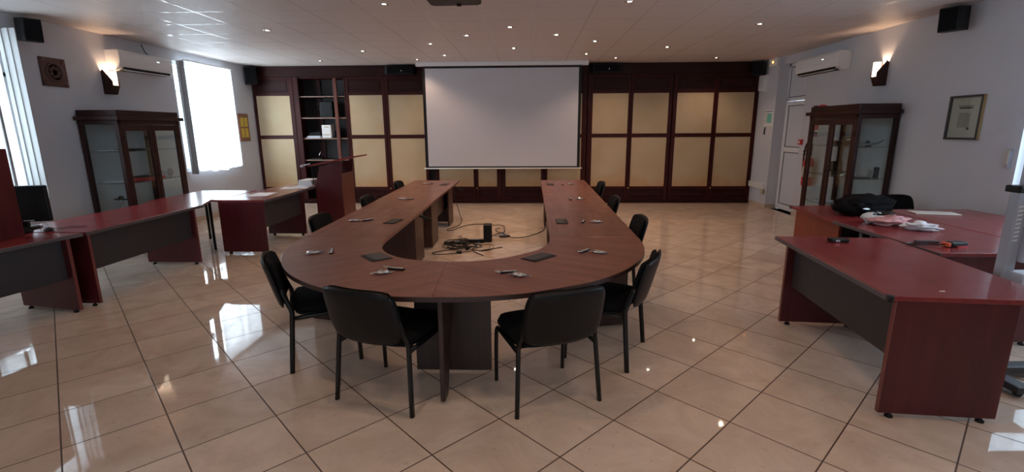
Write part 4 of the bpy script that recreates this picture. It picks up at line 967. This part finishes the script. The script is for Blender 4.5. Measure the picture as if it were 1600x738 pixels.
# ---------------- cart at the right edge
e = empty('projector_cart', (3.175, 3.24, 0), math.radians(3), 'grey metal mobile stand with black clamps cut by the right edge', 'mobile stand')
MB().box(-.03, .05, -.03, .03, .05, 1.33).build('column', 'steel', e, .006)
MB().box(-.20, .55, -.05, .05, .03, .09).box(-.05, .06, -.30, .35, .03, .08).build('base', 'modesty', e, .012)
for x, y in ((-.16, 0), (.5, 0), (0, -.26), (0, .31)): MB().lathe([(.03, -.012), (.03, .012)], (x, y, .03), 14, 'Y').build('caster', 'black', e)
MB().box(.055, .55, -.06, .04, .84, 1.26).build('upper_box', 'lilac', e, .008); MB().box(.02, .55, -.12, .0, .60, .78).build('lower_box', 'lilac', e, .008)
MB().box(-.05, .08, -.05, .05, 1.30, 1.345).box(.06, .5, -.05, .05, 1.29, 1.37).build('clamp', 'black', e, .008)
MB().box(-.0, .5, -.012, .012, 1.345, 1.72).build('board', 'lilac', e, .004)
MB().tube([(0, 0, 1.72), (.02, 0, 1.775), (.08, 0, 1.80), (.5, 0, 1.80)], .035, 10, 1).build('top_handle', 'black', e)
m = MB()
for k in range(9):
    z = .98+.028*k; m.extrude([(-.012, -.0312, z), (.022, -.0312, z+.004), (.022, -.0312, z+.016), (-.012, -.0312, z+.009)], (0, -.001, 0))
m.build('lettering', 'white', e)
# ================================================================== CABLES ON THE FLOOR
e = empty('upright_black_box', (-.63, 7.45, 0), .05, 'small upright black box on the floor inside the U-shaped table', 'device')
MB().box(-.065, .065, -.10, .10, .0, .265).build('casing', 'satin', e, .008); MB().box(-.05, .05, -.104, -.099, .02, .235).build('grille', 'black', e)
e = empty('power_adapter', (-1.12, 7.22, 0), .1, 'black power strip at the left end of the cable heap', 'power strip')
MB().box(-.16, .16, -.035, .035, 0, .045).build('casing', 'black', e, .006)
for a in (-.12, 0): MB().box(a, a+.07, -.02, .02, .045, .05).build('socket', 'steel', e)
e = empty('power_adapter', (-.82, 7.33, 0), -.05, 'black power strip behind the cable heap left of the upright box', 'power strip')
MB().box(-.18, .14, -.03, .03, 0, .05).build('casing', 'black', e, .006); MB().box(-.1, .06, -.015, .015, .05, .055).build('socket', 'steel', e)
def cord(name, pts, label, r=.006, mat='black', sm=2, cat='cable', z=.007):
    return tag(MB().tube([(p[0], p[1], p[2] if len(p) > 2 else z) for p in pts], r, 6, sm).build(name, mat), label, cat)
cord('floor_cable', [(-1.40, 9.2, .66), (-1.42, 9.35, .45), (-1.38, 9.4, .22), (-1.28, 9.2, .02), (-1.24, 8.95), (-1.26, 8.6), (-1.40, 8.35), (-1.42, 8.2), (-1.30, 8.2), (-1.22, 8.5), (-1.05, 8.78), (-.82, 8.78), (-.62, 8.68), (-.52, 8.72), (-.42, 8.6), (-.42, 8.3), (-.38, 8.1), (-.52, 7.95), (-.6, 7.75)], 'long black cable dropping from the left table arm and crossing the floor')
cord('floor_cable', [(.29, 8.47), (.27, 8.2), (.17, 8.0), (.02, 7.75), (-.15, 7.62), (-.28, 7.66), (-.38, 7.9), (-.52, 8.1), (-.58, 8.3), (-.5, 8.4)], 'black cable curving across the floor to the right table leg')
e = empty('cable_heap', (-.88, 7.05, 0), 0, 'tangled heap of black cables on the floor inside the table', 'cables')
for j in range(9):
    c_ = Vector((random.uniform(-.22, .22), random.uniform(-.2, .22))); P_ = []
    a0 = random.uniform(0, 6); rx = random.uniform(.08, .28); ry = random.uniform(.08, .3)
    for k in range(random.randint(9, 15)):
        a = a0+k*.85; P_.append((c_.x+rx*math.cos(a)*random.uniform(.6, 1.1), c_.y+ry*math.sin(a)*random.uniform(.6, 1.1), .008+random.uniform(0, .05)))
    MB().tube(P_, random.choice((.004, .005, .007)), 6, 2).build('cable', 'black', e)
MB().tube([(-.1, .18, .01), (-.22, .32, .01), (-.24, .6, .03), (-.18, .62, .03), (-.2, .3, .01), (0, .2, .02)], .005, 6, 2).build('cable', 'black', e)
MB().tube([(-.1, -.1, .01), (-.34, -.28, .01), (-.5, -.42, .01), (-.38, -.52, .01), (-.1, -.42, .01), (.1, -.3, .02)], .006, 6, 2).build('cable', 'black', e)
MB().box(-.13, -.06, -.42, -.34, 0, .03).box(-.03, .02, -.2, -.13, 0, .03).build('plug', 'black', e, .004)
MB().tube([(.1, .1, .02), (.16, .35, .02), (.24, .5, .02), (.3, .45, .02), (.2, .3, .02)], .005, 6, 2).build('blue_cable', 'blue', e)
cord('floor_cable', [(-.85, 6.9), (-.72, 6.78), (-.6, 6.85), (-.45, 6.95), (-.38, 7.0)], 'thin black lead with a plug in front of the upright box')
cord('floor_cable', [(-.8, 6.8), (-.7, 6.62), (-.62, 6.52)], 'short black lead with a tip nearest the front of the cable heap')
cord('blue_cable', [(-.55, 7.75), (-.42, 7.8), (-.38, 8.0), (-.46, 8.05), (-.5, 7.9), (-.40, 7.7), (-.34, 7.85)], 'thin blue cable tangled right of the upright box', .005, 'blue')
fb('flat_adapter', (-.38, 7.72, 0), .16, .09, .03, .4, 'modesty', 'flat dark adapter on the floor right of the upright box', 'adapter')
